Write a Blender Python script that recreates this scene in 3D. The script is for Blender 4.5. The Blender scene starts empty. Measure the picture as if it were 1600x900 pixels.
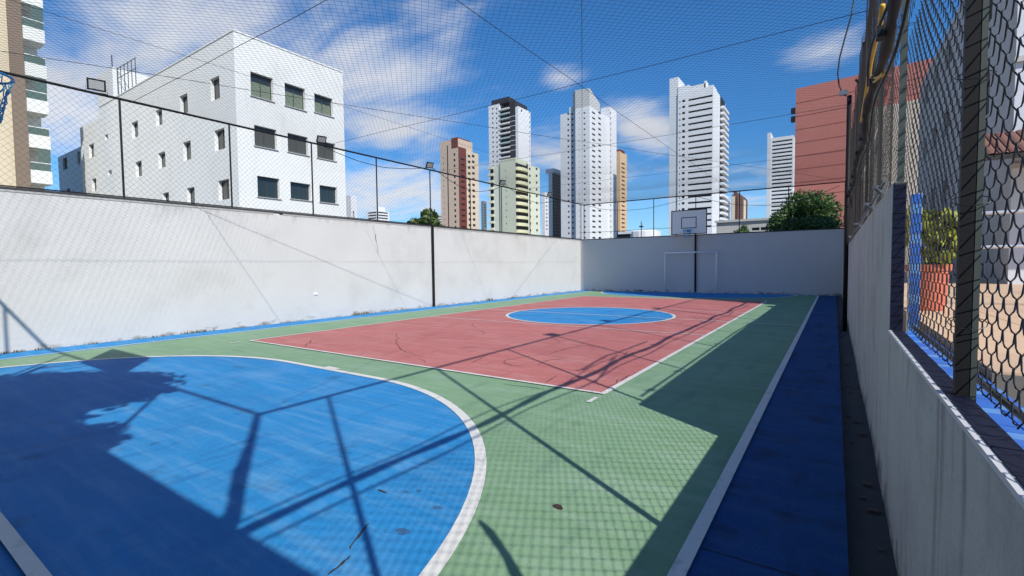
import bpy, math, random
import numpy as np
from mathutils import Vector, Matrix
random.seed(7); rng = np.random.default_rng(7)
SC = bpy.context.scene; COL = SC.collection
# ------------------------------------------------------------------ camera
H = 1.69
F_PX, YAW, PITCH, ROLL = 744.7, 0.59563, -0.04579, -0.01107
_f = np.array([-math.sin(YAW)*math.cos(PITCH), math.cos(YAW)*math.cos(PITCH), math.sin(PITCH)])
_r0 = np.array([math.cos(YAW), math.sin(YAW), 0.0]); _u0 = np.cross(_r0, _f)
_r = _r0*math.cos(ROLL)+_u0*math.sin(ROLL); _u = -_r0*math.sin(ROLL)+_u0*math.cos(ROLL)
cd = bpy.data.cameras.new('camera'); cam = bpy.data.objects.new('camera', cd); COL.objects.link(cam)
cd.sensor_width = 36; cd.lens = F_PX/1600*36; cd.clip_start = 0.05; cd.clip_end = 6000
m = Matrix.Identity(4)
for i in range(3):
    m[i][0] = _r[i]; m[i][1] = _u[i]; m[i][2] = -_f[i]
m.translation = (0, 0, H); cam.matrix_world = m; SC.camera = cam
# ------------------------------------------------------------------ light
SUN = Vector((1.02, -0.62, 1.0)).normalized()
sl = bpy.data.lights.new('sun', 'SUN'); sl.energy = 4.7; sl.angle = math.radians(0.53); sl.color = (1.0, 0.955, 0.88)
so = bpy.data.objects.new('sun', sl); COL.objects.link(so); so.location = (20, -12, 30)
so.rotation_euler = SUN.to_track_quat('Z', 'Y').to_euler()
wd = bpy.data.worlds.new('World'); SC.world = wd; wd.use_nodes = True
nt = wd.node_tree; N = nt.nodes; L = nt.links
for n in list(N): N.remove(n)
def node(t, **k):
    n = N.new(t)
    for a, b in k.items(): setattr(n, a, b)
    return n
def wmath(op, a, b=None, c=None, clamp=False):
    n = node('ShaderNodeMath', operation=op, use_clamp=clamp)
    for i, v in enumerate((a, b, c)):
        if v is None: continue
        if isinstance(v, (int, float)): n.inputs[i].default_value = v
        else: L.new(v, n.inputs[i])
    return n.outputs[0]
sky = node('ShaderNodeTexSky', sky_type='NISHITA', sun_disc=False)
sky.sun_elevation = math.asin(SUN.z); sky.sun_rotation = math.atan2(SUN.x, SUN.y)
sky.air_density = 1.0; sky.dust_density = 0.0; sky.ozone_density = 7.0; sky.altitude = 0
tc = node('ShaderNodeTexCoord'); sep = node('ShaderNodeSeparateXYZ'); L.new(tc.outputs['Generated'], sep.inputs[0])
zz = wmath('MAXIMUM', sep.outputs[2], 0.0)
zc = wmath('ADD', zz, 0.16)
cx = wmath('DIVIDE', sep.outputs[0], zc); cy = wmath('DIVIDE', sep.outputs[1], zc)
comb = node('ShaderNodeCombineXYZ'); L.new(cx, comb.inputs[0]); L.new(cy, comb.inputs[1])
# cloud layer: noise on a flat layer overhead, thicker where the photo shows banks of cloud
def cnoise(scale, rot, stretch, seed, detail=9.0, dist=0.5, rough=0.58):
    mp = node('ShaderNodeMapping'); mp.inputs['Rotation'].default_value = (0, 0, rot); mp.inputs['Scale'].default_value = (1, stretch, 1); mp.inputs['Location'].default_value = (seed, seed*0.7, 0)
    L.new(comb.outputs[0], mp.inputs[0])
    nz = node('ShaderNodeTexNoise'); nz.inputs['Scale'].default_value = scale; nz.inputs['Detail'].default_value = detail; nz.inputs['Roughness'].default_value = rough; nz.inputs['Distortion'].default_value = dist
    L.new(mp.outputs[0], nz.inputs[0]); return nz.outputs[0]
BANKS = [(-1.62, 0.60, 0.60, 0.34, 0.42), (-1.36, 1.13, 0.36, 0.30, 0.46), (-1.04, 1.12, 0.22, 0.26, 0.30), (-1.66, 1.52, 0.26, 0.34, 0.46), (-2.45, 2.2, 0.75, 0.7, 0.50), (-2.35, 0.62, 0.60, 0.40, 0.48),
         (-0.84, 1.60, 0.09, 0.10, 0.34), (-0.73, 2.20, 0.16, 0.34, 0.52), (-1.18, 2.45, 0.26, 0.5, 0.46), (-0.02, 1.86, 0.16, 0.14, 0.36), (-0.6, 3.5, 0.5, 0.8, 0.30), (0.1, 4.0, 0.5, 0.8, 0.25),
         (1.5, 0.6, 0.6, 0.4, 0.42), (0.9, -1.4, 0.5, 0.4, 0.42), (-1.2, -1.3, 0.5, 0.5, 0.45), (1.8, -2.0, 0.6, 0.5, 0.45), (-2.6, -0.9, 0.6, 0.5, 0.45), (1.6, 2.4, 0.5, 0.5, 0.42)]
bias = None
for bx0, by0, brx, bry, amt in BANKS:
    dx = wmath('MULTIPLY', wmath('SUBTRACT', cx, bx0), 1/brx); dy = wmath('MULTIPLY', wmath('SUBTRACT', cy, by0), 1/bry)
    d2 = wmath('MULTIPLY_ADD', dx, dx, wmath('MULTIPLY', dy, dy))
    g_ = wmath('MULTIPLY', wmath('POWER', 2.718, wmath('MULTIPLY', d2, -0.9)), amt)
    bias = g_ if bias is None else wmath('MAXIMUM', bias, g_)
dens = wmath('ADD', wmath('MULTIPLY_ADD', cnoise(1.9, math.radians(35), 2.1, 3.1), 0.62, wmath('MULTIPLY', cnoise(5.5, 0.4, 1.3, 8.4), 0.30)), bias)
mr = node('ShaderNodeMapRange', interpolation_type='SMOOTHSTEP'); mr.inputs[1].default_value = 0.55; mr.inputs[2].default_value = 1.0; mr.inputs[4].default_value = 0.92
L.new(dens, mr.inputs[0])
hz = node('ShaderNodeMapRange', interpolation_type='SMOOTHSTEP'); hz.inputs[1].default_value = 0.25; hz.inputs[2].default_value = 0.0; hz.inputs[3].default_value = 0.0; hz.inputs[4].default_value = 0.28
L.new(zz, hz.inputs[0])
al = wmath('MAXIMUM', mr.outputs[0], hz.outputs[0], clamp=True)
tint = node('ShaderNodeMix', data_type='RGBA', blend_type='MULTIPLY'); tint.inputs[0].default_value = 1.0
L.new(sky.outputs[0], tint.inputs[6]); tint.inputs[7].default_value = (0.52, 1.05, 1.34, 1)
mix = node('ShaderNodeMix', data_type='RGBA'); L.new(al, mix.inputs[0]); L.new(tint.outputs[2], mix.inputs[6]); mix.inputs[7].default_value = (7.3, 7.5, 8.0, 1)
bg = node('ShaderNodeBackground'); bg.inputs[1].default_value = 0.098; L.new(mix.outputs[2], bg.inputs[0])
ow = node('ShaderNodeOutputWorld'); L.new(bg.outputs[0], ow.inputs[0])
SC.view_settings.view_transform = 'Standard'; SC.view_settings.look = 'None'
SC.view_settings.exposure = 0.17; SC.view_settings.gamma = 1.0
try: SC.view_settings.use_curve_mapping = False
except Exception: pass
SC.render.engine = 'CYCLES'; SC.cycles.max_bounces = 6; SC.cycles.transparent_max_bounces = 8
# ------------------------------------------------------------------ pixel helpers (photo pixel -> world, on a known plane)
def ray(p): return _r*((p[0]-800)/F_PX) + _u*((450-p[1])/F_PX) + _f
def PX(p, X): d = ray(p); d = d*(X/d[0]); return np.array([d[0], d[1], d[2]+H])
def PY(p, Y): d = ray(p); d = d*(Y/d[1]); return np.array([d[0], d[1], d[2]+H])
def PZ(p, z): d = ray(p); d = d*((z-H)/d[2]); return np.array([d[0], d[1], z])
def PD(p, dep): d = ray(p)*dep; return np.array([d[0], d[1], d[2]+H])
def run_to(P, u, x):
    """length along u from P (ground xy) until it shows at photo column x"""
    P = np.array([P[0], P[1], 0.0]); u = np.array([u[0], u[1], 0.0]); k = (x-800)/F_PX
    return (k*(P@_f)-P@_r)/(u@_r-k*(u@_f))
def zpix(P, y, guess=0):
    """height of photo row y above ground point P"""
    q = np.array([P[0], P[1], 0.0]); k = (450-y)/F_PX
    return H+(k*(q@_f)-q@_u)/(_u[2]-k*_f[2])
# ------------------------------------------------------------------ materials
MATS = {}
def mat(name, color, rough=0.7, var=0.12, scale=2.0, bump=0.0, bscale=60.0, metal=0.0, fine=0.06, stretch=(1, 1, 1), spec=0.5, tint=None, tint_scale=0.6, tint_amt=0.0):
    if name in MATS: return MATS[name]
    mt = bpy.data.materials.new(name); mt.use_nodes = True; MATS[name] = mt
    t = mt.node_tree; ns = t.nodes; lk = t.links
    b = ns['Principled BSDF']; b.inputs['Roughness'].default_value = rough; b.inputs['Metallic'].default_value = metal
    b.inputs['Specular IOR Level'].default_value = spec
    g = ns.new('ShaderNodeNewGeometry'); mp = ns.new('ShaderNodeMapping'); mp.inputs['Scale'].default_value = stretch; lk.new(g.outputs['Position'], mp.inputs[0])
    n1 = ns.new('ShaderNodeTexNoise'); n1.inputs['Scale'].default_value = scale; n1.inputs['Detail'].default_value = 6; lk.new(mp.outputs[0], n1.inputs[0])
    n2 = ns.new('ShaderNodeTexNoise'); n2.inputs['Scale'].default_value = scale*18; n2.inputs['Detail'].default_value = 4; lk.new(mp.outputs[0], n2.inputs[0])
    def ma(op, a, bb):
        q = ns.new('ShaderNodeMath'); q.operation = op
        for i, v in enumerate((a, bb)):
            if isinstance(v, (int, float)): q.inputs[i].default_value = v
            else: lk.new(v, q.inputs[i])
        return q.outputs[0]
    v = ma('ADD', ma('MULTIPLY', ma('SUBTRACT', n1.outputs[0], 0.5), 2*var), ma('MULTIPLY', ma('SUBTRACT', n2.outputs[0], 0.5), 2*fine))
    v = ma('ADD', v, 1.0)
    mx = ns.new('ShaderNodeMix'); mx.data_type = 'RGBA'; mx.blend_type = 'MULTIPLY'; mx.inputs[0].default_value = 1.0
    cmb = ns.new('ShaderNodeCombineColor')
    for i in range(3): lk.new(v, cmb.inputs[i])
    base = None
    if tint is not None:
        n3 = ns.new('ShaderNodeTexNoise'); n3.inputs['Scale'].default_value = tint_scale; n3.inputs['Detail'].default_value = 7; n3.inputs['Roughness'].default_value = 0.65; lk.new(mp.outputs[0], n3.inputs[0])
        r3 = ns.new('ShaderNodeMapRange'); r3.inputs[1].default_value = 0.5; r3.inputs[2].default_value = 0.72; r3.inputs[4].default_value = tint_amt; lk.new(n3.outputs[0], r3.inputs[0])
        m3 = ns.new('ShaderNodeMix'); m3.data_type = 'RGBA'; lk.new(r3.outputs[0], m3.inputs[0]); m3.inputs[6].default_value = (*color, 1); m3.inputs[7].default_value = (*tint, 1)
        lk.new(m3.outputs[2], mx.inputs[6])
    else: mx.inputs[6].default_value = (*color, 1)
    lk.new(cmb.outputs[0], mx.inputs[7]); lk.new(mx.outputs[2], b.inputs['Base Color'])
    if bump:
        nb = ns.new('ShaderNodeTexNoise'); nb.inputs['Scale'].default_value = bscale; nb.inputs['Detail'].default_value = 5; lk.new(g.outputs['Position'], nb.inputs[0])
        bp = ns.new('ShaderNodeBump'); bp.inputs['Strength'].default_value = bump; bp.inputs['Distance'].default_value = 0.01; lk.new(nb.outputs[0], bp.inputs['Height']); lk.new(bp.outputs[0], b.inputs['Normal'])
    mt['col'] = mx.name
    return mt
def add_wear(mt, fn):
    """fn(ns, lk, colour_socket) -> new colour socket; adds a stain layer to a material"""
    t = mt.node_tree; b = t.nodes['Principled BSDF']; src = b.inputs['Base Color'].links[0].from_socket
    t.links.new(fn(t.nodes, t.links, src), b.inputs['Base Color']); return mt
def streaks(color, sx, sz, lo, hi, amt, zlo=None, zhi=None):
    """run-off / dirt streaks; optionally fading in between heights zlo -> zhi"""
    def f(ns, lk, src):
        g = ns.new('ShaderNodeNewGeometry'); mp = ns.new('ShaderNodeMapping'); mp.inputs['Scale'].default_value = (sx, sx, sz); lk.new(g.outputs['Position'], mp.inputs[0])
        n = ns.new('ShaderNodeTexNoise'); n.inputs['Scale'].default_value = 1.0; n.inputs['Detail'].default_value = 8; n.inputs['Roughness'].default_value = 0.62; lk.new(mp.outputs[0], n.inputs[0])
        val = n.outputs[0]
        if zlo is not None:
            s = ns.new('ShaderNodeSeparateXYZ'); lk.new(g.outputs['Position'], s.inputs[0])
            zr = ns.new('ShaderNodeMapRange'); zr.inputs[1].default_value = zlo; zr.inputs[2].default_value = zhi; zr.inputs[3].default_value = -0.22; zr.inputs[4].default_value = 0.20; lk.new(s.outputs[2], zr.inputs[0])
            ad = ns.new('ShaderNodeMath'); ad.operation = 'ADD'; lk.new(val, ad.inputs[0]); lk.new(zr.outputs[0], ad.inputs[1]); val = ad.outputs[0]
        r = ns.new('ShaderNodeMapRange'); r.inputs[1].default_value = lo; r.inputs[2].default_value = hi; r.inputs[4].default_value = amt; lk.new(val, r.inputs[0])
        m = ns.new('ShaderNodeMix'); m.data_type = 'RGBA'; lk.new(r.outputs[0], m.inputs[0]); lk.new(src, m.inputs[6]); m.inputs[7].default_value = (*color, 1)
        return m.outputs[2]
    return f
def aniso(color, sx, sy, lo, hi, amt, rot=0.0):
    def f(ns, lk, src):
        g = ns.new('ShaderNodeNewGeometry'); mp = ns.new('ShaderNodeMapping'); mp.inputs['Scale'].default_value = (sx, sy, 1); mp.inputs['Rotation'].default_value = (0, 0, rot); lk.new(g.outputs['Position'], mp.inputs[0])
        n = ns.new('ShaderNodeTexNoise'); n.inputs['Scale'].default_value = 1.0; n.inputs['Detail'].default_value = 7; n.inputs['Roughness'].default_value = 0.6; lk.new(mp.outputs[0], n.inputs[0])
        r = ns.new('ShaderNodeMapRange'); r.inputs[1].default_value = lo; r.inputs[2].default_value = hi; r.inputs[4].default_value = amt; lk.new(n.outputs[0], r.inputs[0])
        m = ns.new('ShaderNodeMix'); m.data_type = 'RGBA'; lk.new(r.outputs[0], m.inputs[0]); lk.new(src, m.inputs[6]); m.inputs[7].default_value = (*color, 1)
        return m.outputs[2]
    return f
# court paint, faded and scuffed
M_BLUE = mat('blue_court_paint', (0.026, 0.235, 0.53), 0.7, 0.20, 1.1, 0.25, 90, spec=0.12, fine=0.10, tint=(0.06, 0.285, 0.58), tint_scale=1.5, tint_amt=0.6, stretch=(0.55, 1.6, 1))
add_wear(M_BLUE, streaks((0.03, 0.045, 0.07), 2.3, 2.3, 0.60, 0.75, 0.55)); add_wear(M_BLUE, streaks((0.42, 0.50, 0.58), 9, 9, 0.70, 0.78, 0.5))
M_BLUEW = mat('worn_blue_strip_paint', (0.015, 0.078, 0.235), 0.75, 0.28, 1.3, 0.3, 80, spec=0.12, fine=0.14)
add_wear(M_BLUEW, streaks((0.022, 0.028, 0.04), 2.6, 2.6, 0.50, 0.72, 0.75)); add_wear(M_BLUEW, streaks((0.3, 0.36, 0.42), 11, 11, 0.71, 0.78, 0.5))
M_GREEN = mat('green_court_paint', (0.21, 0.35, 0.205), 0.65, 0.15, 0.8, 0.25, 90, spec=0.12, fine=0.08, tint=(0.26, 0.39, 0.28), tint_scale=1.1, tint_amt=0.6, stretch=(0.6, 1.5, 1))
add_wear(M_GREEN, streaks((0.10, 0.15, 0.11), 1.9, 1.9, 0.60, 0.76, 0.5)); add_wear(M_GREEN, streaks((0.42, 0.46, 0.40), 10, 10, 0.71, 0.78, 0.5))
M_RED = mat('red_court_paint', (0.48, 0.160, 0.148), 0.65, 0.14, 0.7, 0.25, 90, spec=0.12, fine=0.08, tint=(0.53, 0.22, 0.205), tint_scale=1.0, tint_amt=0.6, stretch=(0.6, 1.5, 1))
add_wear(M_RED, streaks((0.30, 0.09, 0.09), 1.6, 1.6, 0.58, 0.74, 0.55))
for M_, fade, dark in ((M_BLUE, (0.13, 0.34, 0.60), (0.018, 0.12, 0.34)), (M_GREEN, (0.30, 0.42, 0.31), (0.12, 0.23, 0.15)), (M_RED, (0.56, 0.27, 0.25), (0.33, 0.095, 0.095)), (M_BLUEW, (0.035, 0.11, 0.26), (0.009, 0.016, 0.045))):
    add_wear(M_, aniso(fade, 0.8, 7.0, 0.48, 0.72, 0.65, 0.06)); add_wear(M_, aniso(dark, 5.0, 0.9, 0.54, 0.74, 0.55, 0.15)); add_wear(M_, aniso(fade, 1.1, 1.1, 0.52, 0.70, 0.40)); add_wear(M_, aniso(dark, 40, 40, 0.60, 0.72, 0.6)); add_wear(M_, aniso(fade, 75, 75, 0.60, 0.72, 0.45))
M_LINE = mat('white_line_paint', (0.72, 0.71, 0.67), 0.55, 0.08, 2.0, 0.2, 90, fine=0.08)
add_wear(M_LINE, streaks((0.33, 0.34, 0.33), 5, 5, 0.56, 0.72, 0.7))
M_CRACK = mat('crack_filler', (0.05, 0.025, 0.025), 0.9, 0.3, 6)
M_DCRACK = mat('worn_scuff', (0.03, 0.035, 0.045), 0.9, 0.3, 6)
M_WALL = mat('white_rendered_wall', (0.60, 0.595, 0.575), 0.85, 0.08, 0.7, 0.35, 55, fine=0.03, tint=(0.49, 0.48, 0.455), tint_scale=0.8, tint_amt=0.6)
add_wear(M_WALL, streaks((0.36, 0.34, 0.30), 1.6, 0.9, 0.66, 0.80, 0.35)); add_wear(M_WALL, streaks((0.16, 0.13, 0.10), 2.8, 6.0, 0.60, 0.80, 0.75, 0.30, 0.0))
add_wear(M_WALL, streaks((0.30, 0.29, 0.27), 3.6, 0.45, 0.62, 0.80, 0.55, 2.7, 3.45))
M_WALLB = mat('grey_painted_end_wall', (0.55, 0.54, 0.53), 0.85, 0.06, 0.5, 0.35, 55, fine=0.03, tint=(0.48, 0.475, 0.475), tint_scale=0.5, tint_amt=0.6)
add_wear(M_WALLB, streaks((0.10, 0.09, 0.08), 2.8, 7.0, 0.60, 0.72, 0.85, 0.40, -0.02))
M_WALLR = mat('grey_cement_wall', (0.50, 0.495, 0.475), 0.9, 0.14, 1.2, 0.6, 70, fine=0.10, tint=(0.33, 0.325, 0.315), tint_scale=1.6, tint_amt=0.9)
add_wear(M_WALLR, streaks((0.11, 0.105, 0.10), 6.5, 0.45, 0.53, 0.68, 0.75)); add_wear(M_WALLR, streaks((0.10, 0.095, 0.09), 24, 24, 0.66, 0.72, 0.7))
add_wear(M_WALLR, streaks((0.07, 0.065, 0.06), 4, 4, 0.55, 0.72, 0.8, 0.4, -0.02))
M_COPE = mat('dark_coping', (0.045, 0.045, 0.048), 0.8, 0.2, 3, 0.4, 60)
M_COPE2 = mat('cement_coping', (0.42, 0.41, 0.39), 0.85, 0.15, 3, 0.3, 60)
M_STEEL = mat('black_painted_steel', (0.011, 0.011, 0.012), 0.6, 0.2, 5, spec=0.25)
M_STEELG = mat('grey_green_painted_steel', (0.055, 0.07, 0.06), 0.55, 0.2, 5)
M_TWINE = mat('black_net_twine', (0.02, 0.02, 0.024), 0.8, 0.1, 4)
M_WIRE = mat('coated_fence_wire', (0.017, 0.017, 0.018), 0.4, 0.3, 8, metal=0.2)
M_CABLE = mat('black_cable', (0.012, 0.012, 0.013), 0.5, 0.1, 4)
M_GALV = mat('galvanised_conduit', (0.26, 0.27, 0.28), 0.45, 0.15, 9, metal=0.7)
M_WHITE = mat('white_gloss_paint', (0.84, 0.84, 0.84), 0.4, 0.05, 3)
M_BOARD = mat('white_board_paint', (0.80, 0.79, 0.77), 0.5, 0.06, 3)
M_RIM = mat('blue_rim_paint', (0.03, 0.20, 0.48), 0.4, 0.1, 5)
M_RNET = mat('blue_rope_net', (0.10, 0.38, 0.60), 0.8, 0.15, 20)
M_NAVY = mat('navy_glazed_tile', (0.009, 0.011, 0.030), 0.5, 0.35, 7, spec=0.25)
M_NOSE = mat('pale_tile_nosing', (0.62, 0.63, 0.66), 0.4, 0.1, 9)
M_GROUT = mat('pale_grout', (0.50, 0.51, 0.52), 0.9, 0.15, 12)
M_BTILE = mat('bright_blue_pool_tile', (0.03, 0.14, 0.52), 0.4, 0.28, 7, spec=0.3)
M_BTILE2 = mat('light_blue_pool_tile', (0.10, 0.26, 0.58), 0.4, 0.25, 7, spec=0.3)
M_TAN = mat('tan_terrace_tile', (0.62, 0.43, 0.28), 0.6, 0.08, 1.2)
M_POT = mat('terracotta', (0.52, 0.13, 0.065), 0.6, 0.12, 6)
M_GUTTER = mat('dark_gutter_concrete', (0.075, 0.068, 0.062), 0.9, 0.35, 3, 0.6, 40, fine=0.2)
M_GROUND = mat('city_ground', (0.10, 0.10, 0.09), 0.95, 0.3, 0.02)
M_YELLOW = mat('yellow_webbing', (0.62, 0.36, 0.03), 0.6, 0.12, 8)
M_GLASS = mat('dark_window_glass', (0.022, 0.034, 0.036), 0.12, 0.2, 0.3, spec=0.6)
M_GLASSG = mat('green_tinted_glass', (0.045, 0.068, 0.055), 0.15, 0.25, 0.5, spec=0.6)
M_FARWIN = mat('far_window_dark', (0.022, 0.024, 0.028), 0.5, 0.35, 0.15, spec=0.2)
M_ALU = mat('bronze_window_frame', (0.05, 0.052, 0.05), 0.5, 0.1, 3)
M_LENS = mat('floodlight_lens', (0.42, 0.43, 0.42), 0.2, 0.1, 5)
M_BARK = mat('tree_bark', (0.09, 0.065, 0.045), 0.95, 0.3, 5, 0.6, 30)
def leafmat(name, c1, c2):
    mt = bpy.data.materials.new(name); mt.use_nodes = True; t = mt.node_tree; b = t.nodes['Principled BSDF']
    b.inputs['Roughness'].default_value = 0.55
    at = t.nodes.new('ShaderNodeAttribute'); at.attribute_name = 'leaf'
    mx = t.nodes.new('ShaderNodeMix'); mx.data_type = 'RGBA'; mx.inputs[6].default_value = (*c1, 1); mx.inputs[7].default_value = (*c2, 1)
    t.links.new(at.outputs['Fac'], mx.inputs[0]); t.links.new(mx.outputs[2], b.inputs['Base Color'])
    tr = t.nodes.new('ShaderNodeBsdfTranslucent'); t.links.new(mx.outputs[2], tr.inputs[0])
    ms = t.nodes.new('ShaderNodeMixShader'); ms.inputs[0].default_value = 0.22
    o = t.nodes['Material Output']; t.links.new(b.outputs[0], ms.inputs[1]); t.links.new(tr.outputs[0], ms.inputs[2]); t.links.new(ms.outputs[0], o.inputs[0])
    return mt
M_LEAF = leafmat('mango_leaves', (0.035, 0.075, 0.018), (0.13, 0.19, 0.04))
M_LEAF2 = leafmat('dense_tree_leaves', (0.022, 0.065, 0.014), (0.095, 0.18, 0.032))
M_LEAF3 = leafmat('yellow_green_leaves', (0.12, 0.17, 0.02), (0.45, 0.46, 0.05))
M_WEED = leafmat('dry_weeds', (0.05, 0.05, 0.025), (0.16, 0.15, 0.06))
# ------------------------------------------------------------------ builders
WPOS = {}
def tag(o, label=None, cat=None, group=None, kind=None):
    if label: o['label'] = label
    if cat: o['category'] = cat
    if group: o['group'] = group
    if kind: o['kind'] = kind
    return o
def set_parent(o, parent):
    o.parent = parent; o.matrix_parent_inverse = Matrix.Translation(-WPOS[parent.name])
def empty(name, loc, label=None, cat=None, group=None, kind=None):
    o = bpy.data.objects.new(name, None); COL.objects.link(o); o.location = loc; WPOS[o.name] = Vector(loc); o.empty_display_size = 0.2
    return tag(o, label, cat, group, kind)
def link_mesh(name, me, loc, parent=None, rz=0.0):
    o = bpy.data.objects.new(name, me); COL.objects.link(o); o.location = loc; o.rotation_euler = (0, 0, rz); WPOS[o.name] = Vector(loc)
    if parent is not None: set_parent(o, parent)
    return o
class MB:
    def __init__(s): s.v = []; s.f = []; s.mi = []; s.n = 0
    def add(s, V, Fs, mi=0):
        V = np.asarray(V, float).reshape(-1, 3); s.v.append(V); k = s.n
        s.f.extend([tuple(int(i)+k for i in f) for f in Fs]); s.mi.extend([mi]*len(Fs)); s.n += len(V); return s
    def quad(s, a, b, c, d, mi=0): return s.add([a, b, c, d], [(0, 1, 2, 3)], mi)
    def box(s, x0, x1, y0, y1, z0, z1, mi=0):
        V = [(x0,y0,z0),(x1,y0,z0),(x1,y1,z0),(x0,y1,z0),(x0,y0,z1),(x1,y0,z1),(x1,y1,z1),(x0,y1,z1)]
        return s.add(V, [(0,3,2,1),(4,5,6,7),(0,1,5,4),(1,2,6,5),(2,3,7,6),(3,0,4,7)], mi)
    def obox(s, c, u, L, n, D, z0, z1, mi=0):
        """box from base corner c running L along u and D along n"""
        c = np.array([c[0], c[1], 0.0]); u = np.array([u[0], u[1], 0.0]); n = np.array([n[0], n[1], 0.0])
        b = [c, c+u*L, c+u*L+n*D, c+n*D]; V = [p+np.array([0, 0, z0]) for p in b]+[p+np.array([0, 0, z1]) for p in b]
        Fs = [(0,3,2,1),(4,5,6,7),(0,1,5,4),(1,2,6,5),(2,3,7,6),(3,0,4,7)]
        if (u[0]*n[1]-u[1]*n[0]) < 0: Fs = [f[::-1] for f in Fs]
        return s.add(V, Fs, mi)
    def tube(s, pts, r, k=6, cap=True, mi=0):
        P = np.asarray(pts, float); n = len(P); T = np.gradient(P, axis=0); T /= np.linalg.norm(T, axis=1)[:, None]+1e-12
        ref = np.array([0, 0, 1.0]) if abs(T[:, 2]).mean() < 0.8 else np.array([1.0, 0, 0])
        A = np.cross(T, ref); A /= np.linalg.norm(A, axis=1)[:, None]+1e-12; B = np.cross(A, T)
        rr = np.broadcast_to(np.asarray(r, float), (n,)); ang = np.arange(k)*2*math.pi/k
        V = P[:, None, :]+rr[:, None, None]*(np.cos(ang)[None, :, None]*A[:, None, :]+np.sin(ang)[None, :, None]*B[:, None, :])
        Fs = [(i*k+j, (i+1)*k+j, (i+1)*k+(j+1) % k, i*k+(j+1) % k) for i in range(n-1) for j in range(k)]
        if cap: Fs += [tuple(range(k)), tuple(range((n-1)*k, n*k))[::-1]]
        return s.add(V.reshape(-1, 3), Fs, mi)
    def lathe(s, c, prof, k=20, mi=0):
        ang = np.arange(k)*2*math.pi/k; V = []
        for r, z in prof: V += [(c[0]+r*math.cos(a), c[1]+r*math.sin(a), c[2]+z) for a in ang]
        n = len(prof); Fs = [(i*k+j, i*k+(j+1) % k, (i+1)*k+(j+1) % k, (i+1)*k+j) for i in range(n-1) for j in range(k)]
        return s.add(V, Fs, mi)
    def build(s, name, mats, parent=None, smooth=False, **tg):
        V = np.concatenate(s.v); loc = Vector(((V[:, 0].min()+V[:, 0].max())/2, (V[:, 1].min()+V[:, 1].max())/2, V[:, 2].min()))
        V = V-np.array(loc)
        me = bpy.data.meshes.new(name); me.from_pydata(V.tolist(), [], s.f); mats = mats if isinstance(mats, (list, tuple)) else [mats]
        for q in mats: me.materials.append(q)
        if len(mats) > 1: me.polygons.foreach_set('material_index', s.mi)
        if smooth: me.polygons.foreach_set('use_smooth', [True]*len(me.polygons))
        me.update(); return tag(link_mesh(name, me, loc, parent), **tg)
def strands(polys, r, k=3):
    """many thin round strands as one mesh; polys: list of (n,3) arrays"""
    VV = []; FF = []; off = 0; ang = np.arange(k)*2*math.pi/k
    for P in polys:
        P = np.asarray(P, float); n = len(P)
        if n < 2: continue
        T = np.gradient(P, axis=0); T /= np.linalg.norm(T, axis=1)[:, None]+1e-12
        ref = np.array([0.31, 0.17, 0.93]) if abs(T[:, 2]).mean() < 0.8 else np.array([0.9, 0.4, 0.1])
        A = np.cross(T, ref); A /= np.linalg.norm(A, axis=1)[:, None]+1e-12; B = np.cross(A, T)
        V = P[:, None, :]+r*(np.cos(ang)[None, :, None]*A[:, None, :]+np.sin(ang)[None, :, None]*B[:, None, :])
        i = np.arange(n-1)[:, None]*k; j = np.arange(k)[None, :]; j2 = (j+1) % k
        FF.append(off+np.stack([i+j, i+k+j, i+k+j2, i+j2], -1).reshape(-1, 4)); VV.append(V.reshape(-1, 3)); off += n*k
    return np.concatenate(VV), np.concatenate(FF)
def quads_obj(name, V, Q, material, parent=None, attr=None, smooth=False, **tg):
    loc = Vector(((V[:, 0].min()+V[:, 0].max())/2, (V[:, 1].min()+V[:, 1].max())/2, V[:, 2].min())); V = V-np.array(loc)
    me = bpy.data.meshes.new(name); nq = len(Q)
    me.vertices.add(len(V)); me.vertices.foreach_set('co', V.astype(np.float32).ravel())
    me.loops.add(nq*4); me.loops.foreach_set('vertex_index', Q.astype(np.int32).ravel())
    me.polygons.add(nq); me.polygons.foreach_set('loop_start', np.arange(nq, dtype=np.int32)*4)
    if attr is not None:
        a = me.attributes.new('leaf', 'FLOAT', 'FACE'); a.data.foreach_set('value', attr.astype(np.float32))
    me.materials.append(material); me.update(calc_edges=True); me.validate()
    if smooth: me.polygons.foreach_set('use_smooth', [True]*nq)
    return tag(link_mesh(name, me, loc, parent), **tg)
BOXM = {}
def box_mesh(sx, sy, sz, material, bev=0.0):
    key = (round(sx, 3), round(sy, 3), round(sz, 3), material.name)
    if key not in BOXM:
        b = MB(); b.box(-sx/2, sx/2, -sy/2, sy/2, 0, sz); me = bpy.data.meshes.new('piece'); me.from_pydata(np.concatenate(b.v).tolist(), [], b.f); me.materials.append(material); BOXM[key] = me
    return BOXM[key]
def sheet(pts, z): return [(p[0], p[1], z) for p in pts]
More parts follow.
